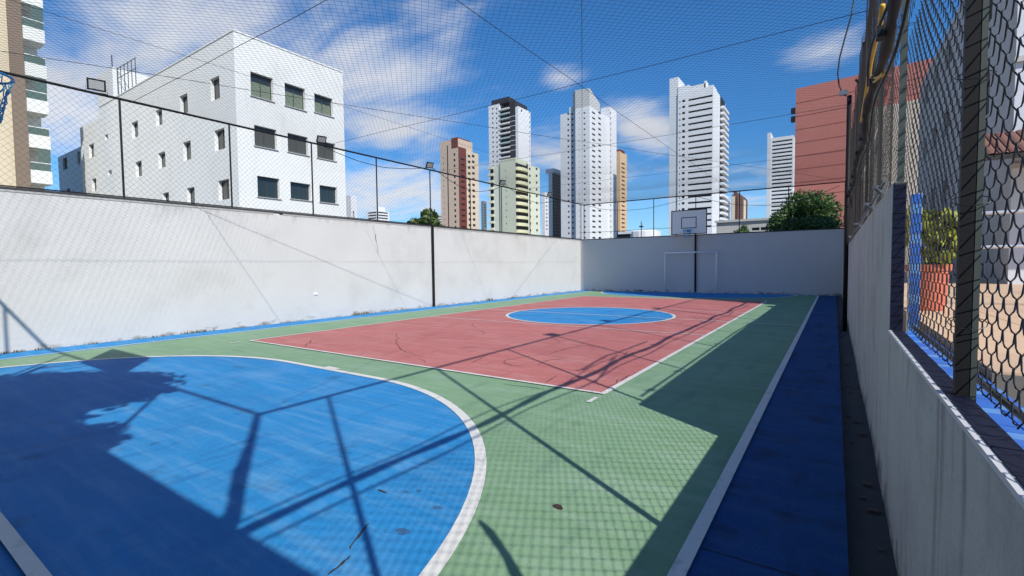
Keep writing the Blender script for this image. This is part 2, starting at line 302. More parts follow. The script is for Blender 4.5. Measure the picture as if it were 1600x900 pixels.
# ================================================================== SETTING
X0, X1 = -14.22, 0.32           # inner faces of the side walls
YN, YF = -0.65, 29.31           # near and far wall
XS, XSL = -0.68, -13.20         # side lines
CXM = (XS+XSL)/2
GN, GF = 0.64, 29.06            # goal lines
CY = (GN+GF)/2
b = MB(); b.quad((-3000, -3000, -0.12), (3000, -3000, -0.12), (3000, 3000, -0.12), (-3000, 3000, -0.12)); b.build('ground', M_GROUND, kind='structure')
b = MB(); b.box(X0-0.3, 0.09, YN-0.3, YF+0.3, -0.10, 0.0); court = b.build('court_floor', M_BLUE, kind='structure')
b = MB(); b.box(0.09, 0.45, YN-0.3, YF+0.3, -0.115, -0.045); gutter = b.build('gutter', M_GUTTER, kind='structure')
def poly_part(name, pts, z, material):
    bb = MB(); bb.add(sheet(pts, z), [tuple(range(len(pts)))]); return bb.build(name, material, court)
def strip(name, pts, w, z, material=None, closed=False):
    P = np.array([(p[0], p[1]) for p in pts], float); n = len(P)
    T = (np.roll(P, -1, 0)-np.roll(P, 1, 0)) if closed else np.gradient(P, axis=0)
    T /= np.linalg.norm(T, axis=1)[:, None]; Nn = np.stack([-T[:, 1], T[:, 0]], 1)
    ww = np.broadcast_to(np.asarray(w, float), (n,))[:, None]
    A = P+Nn*ww/2; B = P-Nn*ww/2; bb = MB(); m_ = n if closed else n-1
    V = [(p[0], p[1], z) for p in A]+[(p[0], p[1], z) for p in B]
    bb.add(V, [(i, n+i, n+(i+1) % n, (i+1) % n) for i in range(m_)]); return bb.build(name, material or M_LINE, court)
def rect(x0, x1, y0, y1): return [(x0, y0), (x1, y0), (x1, y1), (x0, y1)]
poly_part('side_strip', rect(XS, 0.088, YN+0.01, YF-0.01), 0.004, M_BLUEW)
poly_part('green_field', rect(XSL, XS-0.005, GN, GF), 0.005, M_GREEN)
M_JOINT = mat('slab_joint', (0.012, 0.02, 0.04), 0.9, 0.3, 5)
for y_ in (2.9, 5.35, 8.0, 11.2, 15.2, 20.5):
    t = np.linspace(XS+0.05, 0.085, 9); strip('slab_joint', [(x, y_+rng.normal(0, 0.006)+0.04*(x-XS)) for x in t], 0.006+rng.uniform(0, 0.006, 9), 0.0085, M_JOINT)
VX0, VX1, VY0, VY1 = -11.36, -2.48, 5.75, 23.80
poly_part('red_field', rect(VX0, VX1, VY0, VY1), 0.009, M_RED)
def d_arc(y0, s, R, half=1.17, n=28):
    p = []
    for i in range(n+1):
        a = math.pi/2*i/n; p.append((CXM+half+R*math.cos(a), y0+s*R*math.sin(a)))
    for i in range(n+1):
        a = math.pi/2+math.pi/2*i/n; p.append((CXM-half+R*math.cos(a), y0+s*R*math.sin(a)))
    return p
RA = 4.14
pn = d_arc(GN, 1, RA); pf = d_arc(GF, -1, RA)
poly_part('goal_area', pn, 0.010, M_BLUE); poly_part('goal_area', pf[::-1], 0.010, M_BLUE)
strip('goal_area_line', pn, 0.10, 0.017); strip('goal_area_line', pf, 0.10, 0.017)
circ = lambda r: [(CXM+r*math.cos(a), CY+0.02+r*math.sin(a)) for a in np.linspace(0, 2*math.pi, 72, endpoint=False)]
poly_part('centre_circle', circ(2.78), 0.013, M_BLUE); strip('centre_circle_line', circ(2.78), 0.09, 0.017, closed=True)
def lin(name, a, b_, w, z=0.017):
    k = max(2, int(math.dist(a, b_)/0.6)); t = np.linspace(0, 1, k)
    return strip(name, [(a[0]+(b_[0]-a[0])*q, a[1]+(b_[1]-a[1])*q) for q in t], w, z)
lin('sideline', (XS, YN+0.02), (XS, GF-0.2), 0.085); lin('sideline', (XSL, GN), (XSL, GF), 0.05)
lin('goal_line', (XSL, GN), (XS-0.05, GN), 0.08, 0.021); lin('goal_line', (XSL, GF), (XS-0.05, GF), 0.06, 0.021)
lin('court_line', (VX0, VY0), (VX1, VY0), 0.06, 0.021); lin('court_line', (VX0, VY1), (VX1, VY1), 0.06, 0.021)
lin('court_line', (VX0, VY0-0.03), (VX0, VY1+0.03), 0.055); lin('court_line', (VX1, VY0-0.03), (VX1, VY1+0.03), 0.075)
lin('attack_line', (VX0+0.03, 11.76), (VX1-0.04, 11.76), 0.05); lin('attack_line', (VX0+0.03, 17.83), (VX1-0.04, 17.83), 0.05)
lin('centre_line', (XSL+0.03, CY), (XS-0.04, CY), 0.06, 0.021)
lin('serve_mark', (VX1, 5.55), (VX1, 5.30), 0.06); lin('serve_mark', (VX0, 5.55), (VX0, 5.30), 0.06); lin('penalty_mark', (-7.12, 4.86), (-6.78, 4.86), 0.10, 0.021)
# cracks in the red field and scuffs on the blue, traced on the floor
def trace(pix, w, z, material, name):
    P = np.array([PZ(p, z)[:2] for p in pix]); t = np.linspace(0, len(P)-1, (len(P)-1)*7+1); i = np.clip(t.astype(int), 0, len(P)-2); fr = (t-i)[:, None]
    fr = fr*fr*(3-2*fr); Q = P[i]*(1-fr)+P[i+1]*fr; Q += rng.normal(0, min(0.022, 0.012*np.linalg.norm(P[-1]-P[0])), Q.shape); ww = w*np.abs(np.sin(np.linspace(0.12, math.pi-0.08, len(Q))))*rng.uniform(0.5, 1.3, len(Q))+0.002
    strip(name, Q, ww, z, material)
Z5 = lambda *pts: [(650+p[0]/4, 420+p[1]/4) for p in pts]
for c in [Z5((365,338),(350,350),(372,366)), Z5((372,345),(450,338),(565,355)), Z5((345,378),(405,385),(435,398),(405,420)), Z5((95,432),(150,432),(290,428)),
          Z5((340,590),(400,562),(450,532)), Z5((560,570),(545,585),(600,605),(680,610)), Z5((560,572),(640,556),(720,542)), Z5((760,602),(820,572),(930,560)),
          Z5((835,532),(880,515),(960,496),(1040,482)), Z5((830,428),(870,440),(900,460)), Z5((1250,550),(1300,535),(1335,512)), Z5((800,714),(840,692),(880,668)),
          Z5((20,565),(45,570),(60,585)), Z5((270,492),(330,492),(380,486)), Z5((160,520),(210,520)), Z5((785,404),(795,412),(820,420)), Z5((1000,485),(1080,478),(1200,490)),
          Z5((1190,745),(1290,690),(1380,650),(1480,600)), Z5((540,718),(800,752)), [(1080,495),(1092,499),(1098,503)], [(1000,500),(1040,508),(1100,515)], [(620,520),(618,535),(632,550),(660,556)], [(470,545),(485,535),(490,527)]]:
    trace(c, 0.016, 0.0115, M_CRACK, 'crack')
for c in [[(512,898),(535,880),(548,868)], [(545,858),(562,835),(575,818)], [(590,765),(604,770)]]:
    trace(c, 0.018, 0.0125, M_DCRACK, 'scuff')
def blot(px, rx, ry, name='stain', n=18, material=M_DCRACK, z=0.0125):
    c = PZ(px, z); poly_part(name, [(c[0]+rx*math.cos(a)*random.uniform(.7, 1.15), c[1]+ry*math.sin(a)*random.uniform(.7, 1.15)) for a in np.linspace(0, 2*math.pi, n, endpoint=False)], z, material)
M_STAIN = mat('grey_stain', (0.035, 0.135, 0.29), 0.8, 0.5, 14)
blot((630,830), 0.055, 0.04, material=M_STAIN); blot((683,793), 0.035, 0.025, material=M_STAIN); blot((445,628), 0.03, 0.03, material=M_STAIN); blot((634,768), 0.03, 0.012, material=M_STAIN); blot((655,766), 0.03, 0.015, material=M_STAIN)
# a dry leaf lying on the green
lp = PZ((871,791), 0.02); bb = MB(); LV = [(-.045,.012,.0),(-.02,.028,.012),(.02,.022,.016),(.05,-.01,.004),(.02,-.022,.0),(-.02,-.012,.002)]
bb.add([(lp[0]+v[0], lp[1]+v[1]*0.7, 0.012+v[2]) for v in LV], [(0,1,4,5),(1,2,3,4)]); bb.build('fallen_leaf', M_CRACK, label='curled dark fallen leaf on the sunlit green paint', cat='leaf')
# debris in the gutter
bb = MB()
for i in range(90):
    x = rng.uniform(0.10, 0.31); y = rng.uniform(1.0, 20)**1.0; s = rng.uniform(0.006, 0.03); bb.box(x-s, x+s, y-s*rng.uniform(.5,1.6), y+s, -0.046, -0.045+s*rng.uniform(.3,.9))
bb.build('gutter_debris', mat('gutter_litter', (0.12, 0.09, 0.07), 0.95, 0.5, 30), label='leaf litter and grit lying in the dark gutter', cat='debris', kind='stuff')
# ------------------------------------------------------------------ boundary walls
WH = 3.40
def wall_thing(label, loc): return empty('boundary_wall', loc, label, 'wall')
def rough_wall(name, a, bb_, z0, z1, th, nrm, material, parent, nu=40, nv=10, amp=0.006):
    """rendered wall: front face a gently uneven grid, plus top, back and ends"""
    a = np.array(a, float); e = np.array(bb_, float)-a; Ln = np.linalg.norm(e); u = e/Ln; nrm = np.array(nrm, float); mb = MB()
    ss = np.linspace(0, Ln, nu+1); zs = np.linspace(z0, z1, nv+1); V = []
    for i, s in enumerate(ss):
        for j, z in enumerate(zs):
            d = amp*(math.sin(s*1.3+z*.9)+math.sin(s*3.1-z*2.3)*.5) if 0 < i < nu and j < nv else 0.0
            p = a+u*s+nrm*d; V.append((p[0], p[1], z))
    mb.add(V, [(i*(nv+1)+j, (i+1)*(nv+1)+j, (i+1)*(nv+1)+j+1, i*(nv+1)+j+1) for i in range(nu) for j in range(nv)])
    q = a-nrm*th; r_ = q+e; c = a; d_ = a+e
    mb.quad((*q, z0), (*q, z1), (*r_, z1), (*r_, z0)); mb.quad((*c, z1), (*d_, z1), (*r_, z1), (*q, z1)); mb.quad((*c, z0), (*c, z1), (*q, z1), (*q, z0)); mb.quad((*d_, z0), (*r_, z0), (*r_, z1), (*d_, z1))
    return mb.build(name, material, parent)
wl = wall_thing('long white rendered wall in full sun along the left of the court', (X0-0.09, 14, 0))
rough_wall('panel', (X0, YN-0.1), (X0, YF), -0.02, WH-0.05, 0.18, (1, 0), M_WALL, wl, 60, 12)
bb = MB(); bb.box(X0-0.20, X0+0.012, YN-0.1, 8.05, WH-0.05, WH); bb.box(X0-0.20, X0+0.012, 8.35, YF+0.2, WH-0.05, WH); bb.build('coping', M_COPE2, wl)
bb = MB(); bb.box(X0-0.19, X0+0.022, YN-0.1, YF+0.2, WH, WH+0.045); bb.build('coping_cap', M_COPE, wl)
bb = MB(); p = PX((493,459), X0); bb.box(X0, X0+0.03, p[1]-0.06, p[1]+0.06, p[2]-0.035, p[2]+0.035); bb.box(X0+0.03, X0+0.04, p[1]-0.025, p[1]+0.025, p[2]-0.02, p[2]+0.02); bb.build('socket_cover', M_WHITE, wl)
M_WCRACK = mat('wall_crack', (0.16, 0.15, 0.14), 0.9, 0.3, 8)
def wall_crack(pix, w):
    P = [PX(p, X0+0.012) for p in pix]; m_ = MB(); n = len(P)
    V = [(p[0], p[1]-w/2*random.uniform(.4, 1.4), p[2]) for p in P]+[(p[0], p[1]+w/2*random.uniform(.4, 1.4), p[2]) for p in P]
    m_.add(V, [(i, n+i, n+i+1, i+1) for i in range(n-1)]); m_.build('wall_crack', M_WCRACK, wl)
wall_crack([(583,352),(584,360),(586,366)], 0.012); wall_crack([(587,366),(587,371),(588,377)], 0.035); wall_crack([(588,377),(590,388),(591,396)], 0.016)
wb = wall_thing('shaded grey white wall closing the far end behind the goal', (-6.9, YF+0.09, 0))
rough_wall('panel', (0.47, YF), (X0, YF), -0.02, WH-0.02, 0.18, (0, -1), M_WALLB, wb, 40, 12)
bb = MB(); bb.box(X0+0.025, 0.47, YF-0.015, YF+0.2, WH-0.02, WH+0.035); bb.build('coping_cap', M_COPE, wb)
wn = wall_thing('white end wall behind the camera that shades the near goal area', (-6.0, YN-0.09, 0))
rough_wall('panel', (X0, YN), (3.2, YN), -0.02, WH, 0.18, (0, 1), M_WALL, wn, 20, 6)
bb = MB(); bb.box(X0+0.025, 3.2, YN-0.19, YN+0.015, WH, WH+0.045); bb.build('coping_cap', M_COPE, wn)
# right wall: low part with tiled sill (near), tall part (far)
ZL, ZH, YS = 1.215, 2.23, 4.18; XW2 = 0.393
wr = wall_thing('stained grey cement wall, waist high then stepping up, along the right', (0.37, 14, 0))
rough_wall('low_panel', (X1, YS), (X1, YN), -0.045, ZL-0.012, XW2-X1, (-1, 0), M_WALLR, wr, 24, 8, 0.004)
rough_wall('tall_panel', (X1, YF), (X1, YS+0.012), -0.045, ZH, XW2-X1, (-1, 0), M_WALLR, wr, 50, 10, 0.005)
bb = MB(); bb.box(X1-0.006, X1+0.012, YN, YS-0.002, ZL-0.012, ZL+0.004); bb.build('sill_nosing', M_NOSE, wr)
bb = MB(); bb.box(X1+0.012, XW2, YN, YS+0.002, ZL-0.012, ZL-0.004); bb.build('sill_bed', M_GROUT, wr)
me = box_mesh(XW2-X1-0.014, 0.094, 0.012, M_NAVY); y = YN+0.05
while y < YS-0.04: link_mesh('sill_tile', me, (X1+0.012+(XW2-X1-0.012)/2, y, ZL-0.004+random.uniform(0, 0.002)), wr); y += 0.10
bb = MB(); bb.box(X1+0.003, XW2, YS+0.004, YS+0.012, ZL-0.004, ZH-0.002); bb.build('pier_bed', mat('dark_grout', (0.05, 0.05, 0.06), 0.9, 0.2, 9), wr)
me = box_mesh(XW2-X1-0.008, 0.010, 0.094, M_NAVY); z = ZL+0.010
while z < ZH-0.09: link_mesh('pier_tile', me, ((X1+XW2)/2, YS-0.001-random.uniform(0, 0.002), z), wr); z += 0.0995
# weeds along the foot of the left and far walls
LV = []; LA = []
def tuft(c, n, r, hgt):
    for _ in range(n):
        a = rng.uniform(0, 6.28); rr = r*rng.uniform(0, 1); bx_, by_ = c[0]+rr*math.cos(a)*0.3, c[1]+rr*math.sin(a); t = rng.uniform(0, 6.28); hh = hgt*rng.uniform(.4, 1.1); w = 0.008
        dx, dy = math.cos(t), math.sin(t); le = rng.uniform(-.6, .6)*hh
        LV.append([(bx_-dy*w, by_+dx*w, 0), (bx_+dy*w, by_-dx*w, 0), (bx_+dy*w*.6+dx*le*.5, by_-dx*w*.6+dy*le*.5, hh*.6), (bx_+dx*le, by_+dy*le, hh)]); LA.append(rng.uniform(0, 1))
for px, n, hgt in [((765,470),60,.16),((800,466),40,.10),((560,494),50,.10),((575,492),40,.12),((450,505),30,.07),((620,486),30,.07),((640,484),20,.07),((300,519),40,.09),((320,518),30,.08),((240,525),30,.06),((150,535),30,.05),((60,545),40,.06),((10,552),40,.06),((740,473),20,.08),((695,478),20,.08),((850,462),25,.1)]:
    p = PX(px, X0+0.06); tuft((X0+0.06, p[1]), n, 0.35, hgt)
for _ in range(26): tuft((X0+0.05, rng.uniform(1, 29)), 12, 0.3, 0.05)
LV = np.array(LV); quads_obj('wall_weeds', LV.reshape(-1, 3), np.arange(len(LV)*4).reshape(-1, 4), M_WEED, attr=np.array(LA), label='dry weeds and grime along the foot of the sunny wall', cat='weeds', kind='stuff')
# ------------------------------------------------------------------ nets and fences
FT = 5.80
def diamond_net(o, u, w, Ln, Hn, mesh=0.10, step=None, wob=0.0):
    """strands at 45 degrees in the rectangle o + s*u + t*w"""
    o = np.array(o, float); u = np.array(u, float); w = np.array(w, float); g = mesh*math.sqrt(2); out = []
    for sg in (1, -1):
        k0 = -Hn if sg == 1 else 0.0; k1 = Ln if sg == 1 else Ln+Hn; k = k0+g/2
        while k < k1:
            # s = k + sg*t ; clip
            ta, tb = (max(0, -k), min(Hn, Ln-k)) if sg == 1 else (max(0, k-Ln), min(Hn, k))
            if tb-ta > 0.02:
                m_ = max(2, int((tb-ta)/(step or 10))+2); t = np.linspace(ta, tb, m_); s = k+sg*t
                out.append(o+s[:, None]*u+t[:, None]*w)
            k += g
    return out
lf = empty('net_fence', (X0-0.05, 14, WH), 'black post and rail fence with diamond netting on top of the sunny left wall', 'fence')
XF = X0-0.05
yl = [-0.7, 1.9, 4.37, 6.87, 9.43, 12.1, 14.95, 17.63, 20.18, 22.93, 26.2, 29.45]
for y in yl:
    bb = MB(); bb.tube([(XF, y, WH+0.04), (XF, y, FT)], 0.024, 8); bb.build('post', M_STEEL, lf)
bb = MB(); bb.tube([(XF, -0.7, FT), (XF, 29.45, FT)], 0.03, 8); bb.build('top_rail', M_STEEL, lf)
bb = MB(); bb.tube([(X0-0.05, -0.7, WH+0.07), (X0-0.05, 29.45, WH+0.07)], 0.014, 6); bb.build('bottom_rail', M_STEEL, lf)
V, Q = strands(diamond_net((XF, -0.7, WH+0.08), (0, 1, 0), (0, 0, 1), 30.15, FT-WH-0.08), 0.0021)
quads_obj('netting', V, Q, M_TWINE, lf, kind='stuff')
bb = MB(); bb.box(X0, X0+0.085, 14.90, 14.99, 0.0, WH+0.05); bb.build('wall_post', M_STEEL, lf)
bf = empty('net_fence', (-6.9, YF+0.06, WH), 'black post and rail fence with netting on top of the shaded far wall', 'fence')
YB = YF+0.06
for x in [-14.0, -11.65, -9.3, -6.82, -4.48, -2.1, 0.36]:
    bb = MB(); bb.tube([(x, YB, WH+0.03), (x, YB, FT-0.07)], 0.024, 8); bb.build('post', M_STEEL, bf)
bb = MB(); bb.tube([(-14.2, YB, FT-0.06), (0.45, YB, FT-0.06)], 0.03, 8); bb.build('top_rail', M_STEEL, bf)
V, Q = strands(diamond_net((-14.2, YB, WH+0.05), (1, 0, 0), (0, 0, 1), 14.6, FT-WH-0.12), 0.0021)
quads_obj('netting', V, Q, M_TWINE, bf, kind='stuff')
bb = MB(); bb.tube([(-14.2, YB-0.03, 3.9), (-12, YB-0.03, 3.86), (-9.3, YB-0.03, 3.9), (-4.5, YB-0.03, 3.84), (0.4, YB-0.03, 4.0)], 0.012, 5); bb.build('guy_wire', M_CABLE, bf)
nf = empty('net_fence', (-6.9, YN-0.09, WH), 'black rail fence on the end wall behind the camera, seen by its shadow', 'fence')
YNF = YN-0.09
for x in [-14.0, -11.65, -9.3, -6.9, -4.48, -2.1]:
    bb = MB(); bb.tube([(x, YNF, WH+0.045), (x, YNF, FT)], 0.026, 8); bb.build('post', M_STEEL, nf)
bb = MB(); bb.tube([(-14.2, YNF, FT), (0.42, YNF, FT)], 0.034, 8); bb.build('top_rail', M_STEEL, nf)
V, Q = strands(diamond_net((-14.2, YNF, WH+0.05), (1, 0, 0), (0, 0, 1), 14.6, FT-WH-0.06), 0.0016)
quads_obj('netting', V, Q, M_TWINE, nf, kind='stuff')
# right fence: chain link below, netting above
rf = empty('chain_link_fence', (0.45, 14, ZL), 'tall chain link fence on the right wall, very close to the camera', 'fence')
XC = 0.430; ZM = 3.38
def chain(y0, y1, z0, z1, w=0.12, h=0.10, amp=0.008):
    out = []; k = 0; hw = w/2; hh = h/2
    nz = int((z1-z0)/hh)
    y = y0
    while y < y1:
        pts = []; par = k % 2
        for j in range(nz+1):
            side = (j+par) % 2; z = z0+j*hh; yy = y+hw*side; sx = 1 if side else -1
            pts.append((XC-amp*sx*0.3+0.010*math.sin(yy*3.1)*math.sin(z*2.2), yy-sx*0.012, z-hh*0.17)); pts.append((XC+amp*sx+0.010*math.sin(yy*3.1)*math.sin(z*2.2), yy+sx*0.004, z)); pts.append((XC+amp*sx*1.0+0.010*math.sin(yy*3.1)*math.sin(z*2.2), yy-sx*0.012, z+hh*0.17))
        out.append(np.array(pts)+np.array([0, 0, rng.normal(0, 0.002)])); y += hw; k += 1
    return out
def chain_obj(name, y0, y1, z0, z1, r):
    V, Q = strands(chain(y0, y1, z0, z1), r, 4); quads_obj(name, V, Q, M_WIRE, rf, smooth=True, kind='stuff')
chain_obj('chain_link', YN, YS+0.1, ZL+0.02, ZM, 0.0026)
chain_obj('chain_link', YS+0.1, YF, ZH-0.6, ZM, 0.0017)
V, Q = strands(diamond_net((XC-0.02, YN, ZM), (0, 1, 0), (0, 0, 1), YF-YN, FT-ZM), 0.002); quads_obj('netting', V, Q, M_TWINE, rf, kind='stuff')
bb = MB(); bb.tube([(XC-0.01, YN-0.09, FT), (XC-0.01, YF, FT)], 0.034, 8); bb.build('top_rail', M_STEEL, rf)
bb = MB(); bb.tube([(XC+0.02, YN, ZL+0.03), (XC+0.02, YS, ZL+0.03)], 0.012, 6); bb.build('bottom_rail', M_WIRE, rf)
for i, y in enumerate([0.20, 2.24, 4.32, 6.4, 8.9, 11.2, 13.4, 15.8, 18.2, 20.6, 23.0, 25.4, 27.6, 29.3]):
    z0 = ZL+0.012 if y < YS else ZH
    bb = MB(); bb.box(0.352, 0.389, y-0.016, y+0.016, z0-0.008, FT-0.02); bb.build('post', M_STEEL if i not in (2, 3) else M_STEELG, rf)
    if i == 1: bb = MB(); bb.box(0.392, 0.408, y-0.015, y+0.016, z0-0.1, FT-0.02); bb.build('side_bar', M_STEELG, rf)  # grey-green flat bar against the outer side of the second post
    if y < 9:
        for zt in np.arange(z0+0.25, ZM, 0.42):
            tt = MB(); an = np.linspace(0, 2*math.pi, 13); tt.tube([(XC-0.048+0.052*math.cos(a), y+0.032*math.sin(a), zt+0.02*math.sin(a)) for a in an], 0.0016, 5, cap=False); tt.build('wire_tie', M_WIRE, rf)
# fine side net hung inside the fence in loose vertical folds
def folds(y): return 0.355+0.022*np.sin(y*2.6)+0.012*np.sin(y*6.1+1)
pl_ = diamond_net((0, 4.7, ZH+0.03), (0, 1, 0), (0, 0, 1), 21.5, FT-ZH-0.05, mesh=0.045, step=0.12)
for P in pl_: P[:, 0] = folds(P[:, 1])
V, Q = strands(pl_, 0.0013); quads_obj('side_net', V, Q, mat('brown_black_net', (0.045, 0.038, 0.034), 0.85, 0.1, 4), rf, kind='stuff')
# corner post with the bunched-up end of the net
bb = MB(); bb.tube([(0.40, YNF, 0), (0.40, YNF, FT)], 0.045, 10); bb.build('corner_post', M_STEEL, rf)
bb = MB(); zz_ = np.linspace(0.2, 5.0, 40); bb.tube([(0.37+0.012*math.sin(z*7), YNF+0.012*math.cos(z*5), z) for z in zz_], [0.035+0.055*max(0, (5.0-z)/4)+0.015*abs(math.sin(z*9)) for z in zz_], 7); bb.build('bunched_net', M_TWINE, rf)
# inner pole standing in the gutter
bb = MB(); bb.tube([(0.225, 14.6, -0.045), (0.225, 14.6, FT)], 0.05, 12); bb.build('gutter_pole', M_STEEL, smooth=True, label='black steel pole standing in the gutter against the right wall', cat='pole')
# cable bundle with gathered net hanging along the right fence
def wavy(y0, y1, x, z, ax, az, n, ph=0): return [(x+ax*math.sin(y*1.7+ph), y, z+az*math.sin(y*2.3+ph)-0.03*abs(math.sin(y*0.68+ph))) for y in np.linspace(y0, y1, n)]
cb = empty('cable_bundle', (0.28, 14, 3.3), 'black bundle of cables and gathered net hanging along the right fence', 'cable')
bb = MB(); P_ = wavy(-0.7, 24, 0.28, 3.36, 0.02, 0.025, 220); bb.tube(P_, [0.028+0.016*abs(math.sin(p[1]*3.7)) for p in P_], 7); bb.build('gathered_net', M_TWINE, cb, smooth=True)
bb = MB(); bb.tube(wavy(-0.7, 24, 0.30, 3.18, 0.02, 0.03, 160, 1.3), 0.012, 5); bb.build('cable', M_CABLE, cb)
bb = MB(); bb.tube(wavy(-0.7, 6, 0.25, 3.46, 0.03, 0.05, 60, 2.1), 0.011, 5); bb.build('cable', M_CABLE, cb)
for y in np.arange(3.2, 22, 1.15):
    bb = MB(); s = random.uniform(.015, .035); bb.box(0.25-s, 0.24+s*.6, y, y+0.09, 3.36-s*2.2, 3.36+s*.3); bb.build('cable_tie', M_CABLE, cb)
# yellow webbing strap hung on the bundle, with a side loop
ys = empty('yellow_strap', (0.27, 6.5, 3.4), 'yellow webbing strap hanging from the black cable bundle', 'strap')
def ribbon(pix, X, w):
    P = [PX(p, X) for p in pix]; P = np.array(P); t = np.linspace(0, len(P)-1, 36); i = np.clip(t.astype(int), 0, len(P)-2); fr = (t-i)[:, None]; return P[i]*(1-fr)+P[i+1]*fr
P_ = ribbon([(1379,8),(1376,35),(1369,60),(1361,95),(1356,130),(1350,165),(1346,190)], 0.262, 0.05); bb = MB(); bb.tube(P_, 0.018, 6); bb.build('strap', M_YELLOW, ys, smooth=True)
P_ = ribbon([(1358,126),(1366,128),(1373,122),(1380,113),(1379,118),(1368,122),(1360,118)], 0.262, 0.03); bb = MB(); bb.tube(P_, 0.010, 6); bb.build('strap_loop', M_YELLOW, ys, smooth=True)
# drooping black cable with a clamp at the top of the right fence
P_ = [PY(p, 12.0) for p in [(1336,-10),(1330,25),(1320,60),(1312,90),(1309,115),(1311,132),(1316,145),(1322,150)]]
dc = empty('drooping_cable', tuple(P_[0]), 'thin black cable drooping in a loop beside the dark net edge', 'cable')
bb = MB(); bb.tube(P_, 0.016, 6); bb.build('cable', M_CABLE, dc, smooth=True)
bb = MB(); q = P_[-2]; bb.box(q[0]-0.05, q[0]+0.10, q[1]-0.03, q[1]+0.03, q[2]-0.05, q[2]+0.04); bb.build('clamp', M_GALV, dc)
# conduit with small fittings along the top of the tall wall
cn = empty('conduit', (0.3, 9, ZH), 'galvanised conduit with small fittings along the tall right wall top', 'conduit')
bb = MB(); bb.tube([(0.30, 4.5, ZH+0.06), (0.30, 7.4, ZH+0.05), (0.29, 11.5, ZH+0.03), (0.28, 13.2, ZH-0.02), (0.27, 14.3, ZH-0.06)], 0.016, 8); bb.build('pipe', M_GALV, cn)
for y, s in [(4.9, 1.0), (6.25, 1.0), (9.3, 1.0), (13.6, 1.3)]:
    bb = MB(); bb.box(0.27, 0.325, y-0.03, y+0.03, ZH+0.02, ZH+0.075); bb.tube([(0.30, y, ZH+0.02), (0.25, y-0.10, ZH+0.06)], 0.018, 8); bb.build('fitting', M_GALV, cn)
# unseen rope tail by the near fence, added to cast a small floor shadow
bb = MB(); bb.tube([(0.42, 1.0, 2.3), (0.41, 1.02, 2.15), (0.43, 1.0, 1.95), (0.41, 0.98, 1.75), (0.42, 1.0, 1.6)], [0.018, 0.035, 0.03, 0.04, 0.035], 6); bb.build('shadow_tail', M_TWINE, label='unseen black tail added at the near chain link to cast a small shadow', cat='net')
# roof net
def sag(x, y):
    tx = (x+14.2)/14.6; ty = (y+0.7)/30.1
    s = 0.14*np.sin(np.pi*np.clip(tx, 0, 1))*np.sin(np.pi*np.clip(ty, 0, 1))
    s = s+0.07*np.abs(np.sin(np.pi*(y-4.6)/5.2))*np.sin(np.pi*np.clip(tx, 0, 1))+0.03*np.sin(x*1.9+y*0.7)*np.sin(np.pi*np.clip(tx, 0, 1))
    return FT-0.01-s
rn = empty('roof_net', (-6.9, 14.3, FT), 'fine black diamond net stretched over the whole court on cables', 'net')
polys = diamond_net((-14.22, -0.7, 0), (0, 1, 0), (1, 0, 0), 30.05, 14.62, step=0.5)
for P in polys: P[:, 2] = sag(P[:, 0], P[:, 1])
V, Q = strands(polys, 0.0021); quads_obj('netting', V, Q, M_TWINE, rn, kind='stuff')
def roof_cable(a, c, r=0.0055):
    t = np.linspace(0, 1, 40); x = a[0]+(c[0]-a[0])*t; y = a[1]+(c[1]-a[1])*t; bb = MB(); bb.tube(np.stack([x, y, sag(x, y)*0.25+0.75*FT-0.02], 1), r, 5); bb.build('support_cable', M_CABLE, rn)
for y in (4.6, 9.85, 15.3, 21.5): roof_cable((-14.2, y), (0.42, y))
roof_cable((-4.83, -0.7), (-4.83, 29.4)); roof_cable((-10.3, -0.7), (-10.3, 29.4), 0.0035); roof_cable((0.3, -0.6), (-14.15, 29.4)); roof_cable((-14.2, -0.6), (0.4, 29.4))
# ------------------------------------------------------------------ floodlights
def floodlight(p, label, s=1.0, tilt=0.5, facing=(1, 0), group='floodlights on the fence rails'):
    o = empty('floodlight', tuple(p), label, 'floodlight', group); f = np.array([facing[0], facing[1], 0.0]); f /= np.linalg.norm(f); u = np.array([-f[1], f[0], 0.0])
    n = f*math.cos(tilt)+np.array([0, 0, -math.sin(tilt)]); w = np.cross(n, u); w = w if w[2] > 0 else -w; c = np.array(p, float)+np.array([0, 0, 0.20*s])
    def slab(hu, hw, d0, d1):
        V = [c+u*a*hu+w*bq*hw+n*d for d in (d0, d1) for a, bq in ((-1, -1), (1, -1), (1, 1), (-1, 1))]; return MB().add(V, [(0,1,2,3),(4,7,6,5),(0,4,5,1),(1,5,6,2),(2,6,7,3),(3,7,4,0)])
    slab(0.17*s, 0.13*s, -0.05*s, 0.0).build('housing', M_STEEL, o); slab(0.135*s, 0.095*s, 0.0, 0.006).build('lens', M_LENS, o)
    bb = MB(); bb.tube([c-u*0.19*s, c-u*0.19*s-np.array([0, 0, 0.18*s]), c+u*0.19*s-np.array([0, 0, 0.18*s]), c+u*0.19*s], 0.012, 5); bb.build('bracket', M_STEEL, o)
fl = [(3.95, 'floodlight nearest the camera on the left fence, before the white building wall', 1.0), (9.82, 'floodlight in front of the white building windows', 0.9), (14.96, 'floodlight on the tallest left pole above the mango tree', 0.95), (20.3, 'small floodlight in front of the pale green tower', 1.0), (25.2, 'far small floodlight near the corner, before the grey tower', 0.9)]
for y, lab, s in fl: floodlight((XF, y, FT), lab, s, 0.25 if y < 5 else 0.6, (1, -0.25))
for y, lab in [(9.7, 'floodlight high on the right fence rail, second from the near corner'), (14.6, 'floodlight high on the right fence above the gutter pole')]: floodlight((XC-0.01, y, FT), lab, 1.0, 0.6, (-1, 0.2))
floodlight((XC-0.01, 6.4, FT), 'floodlight high on the right fence rail, nearest the near corner', 1.0, 0.6, (-1, 0.2))
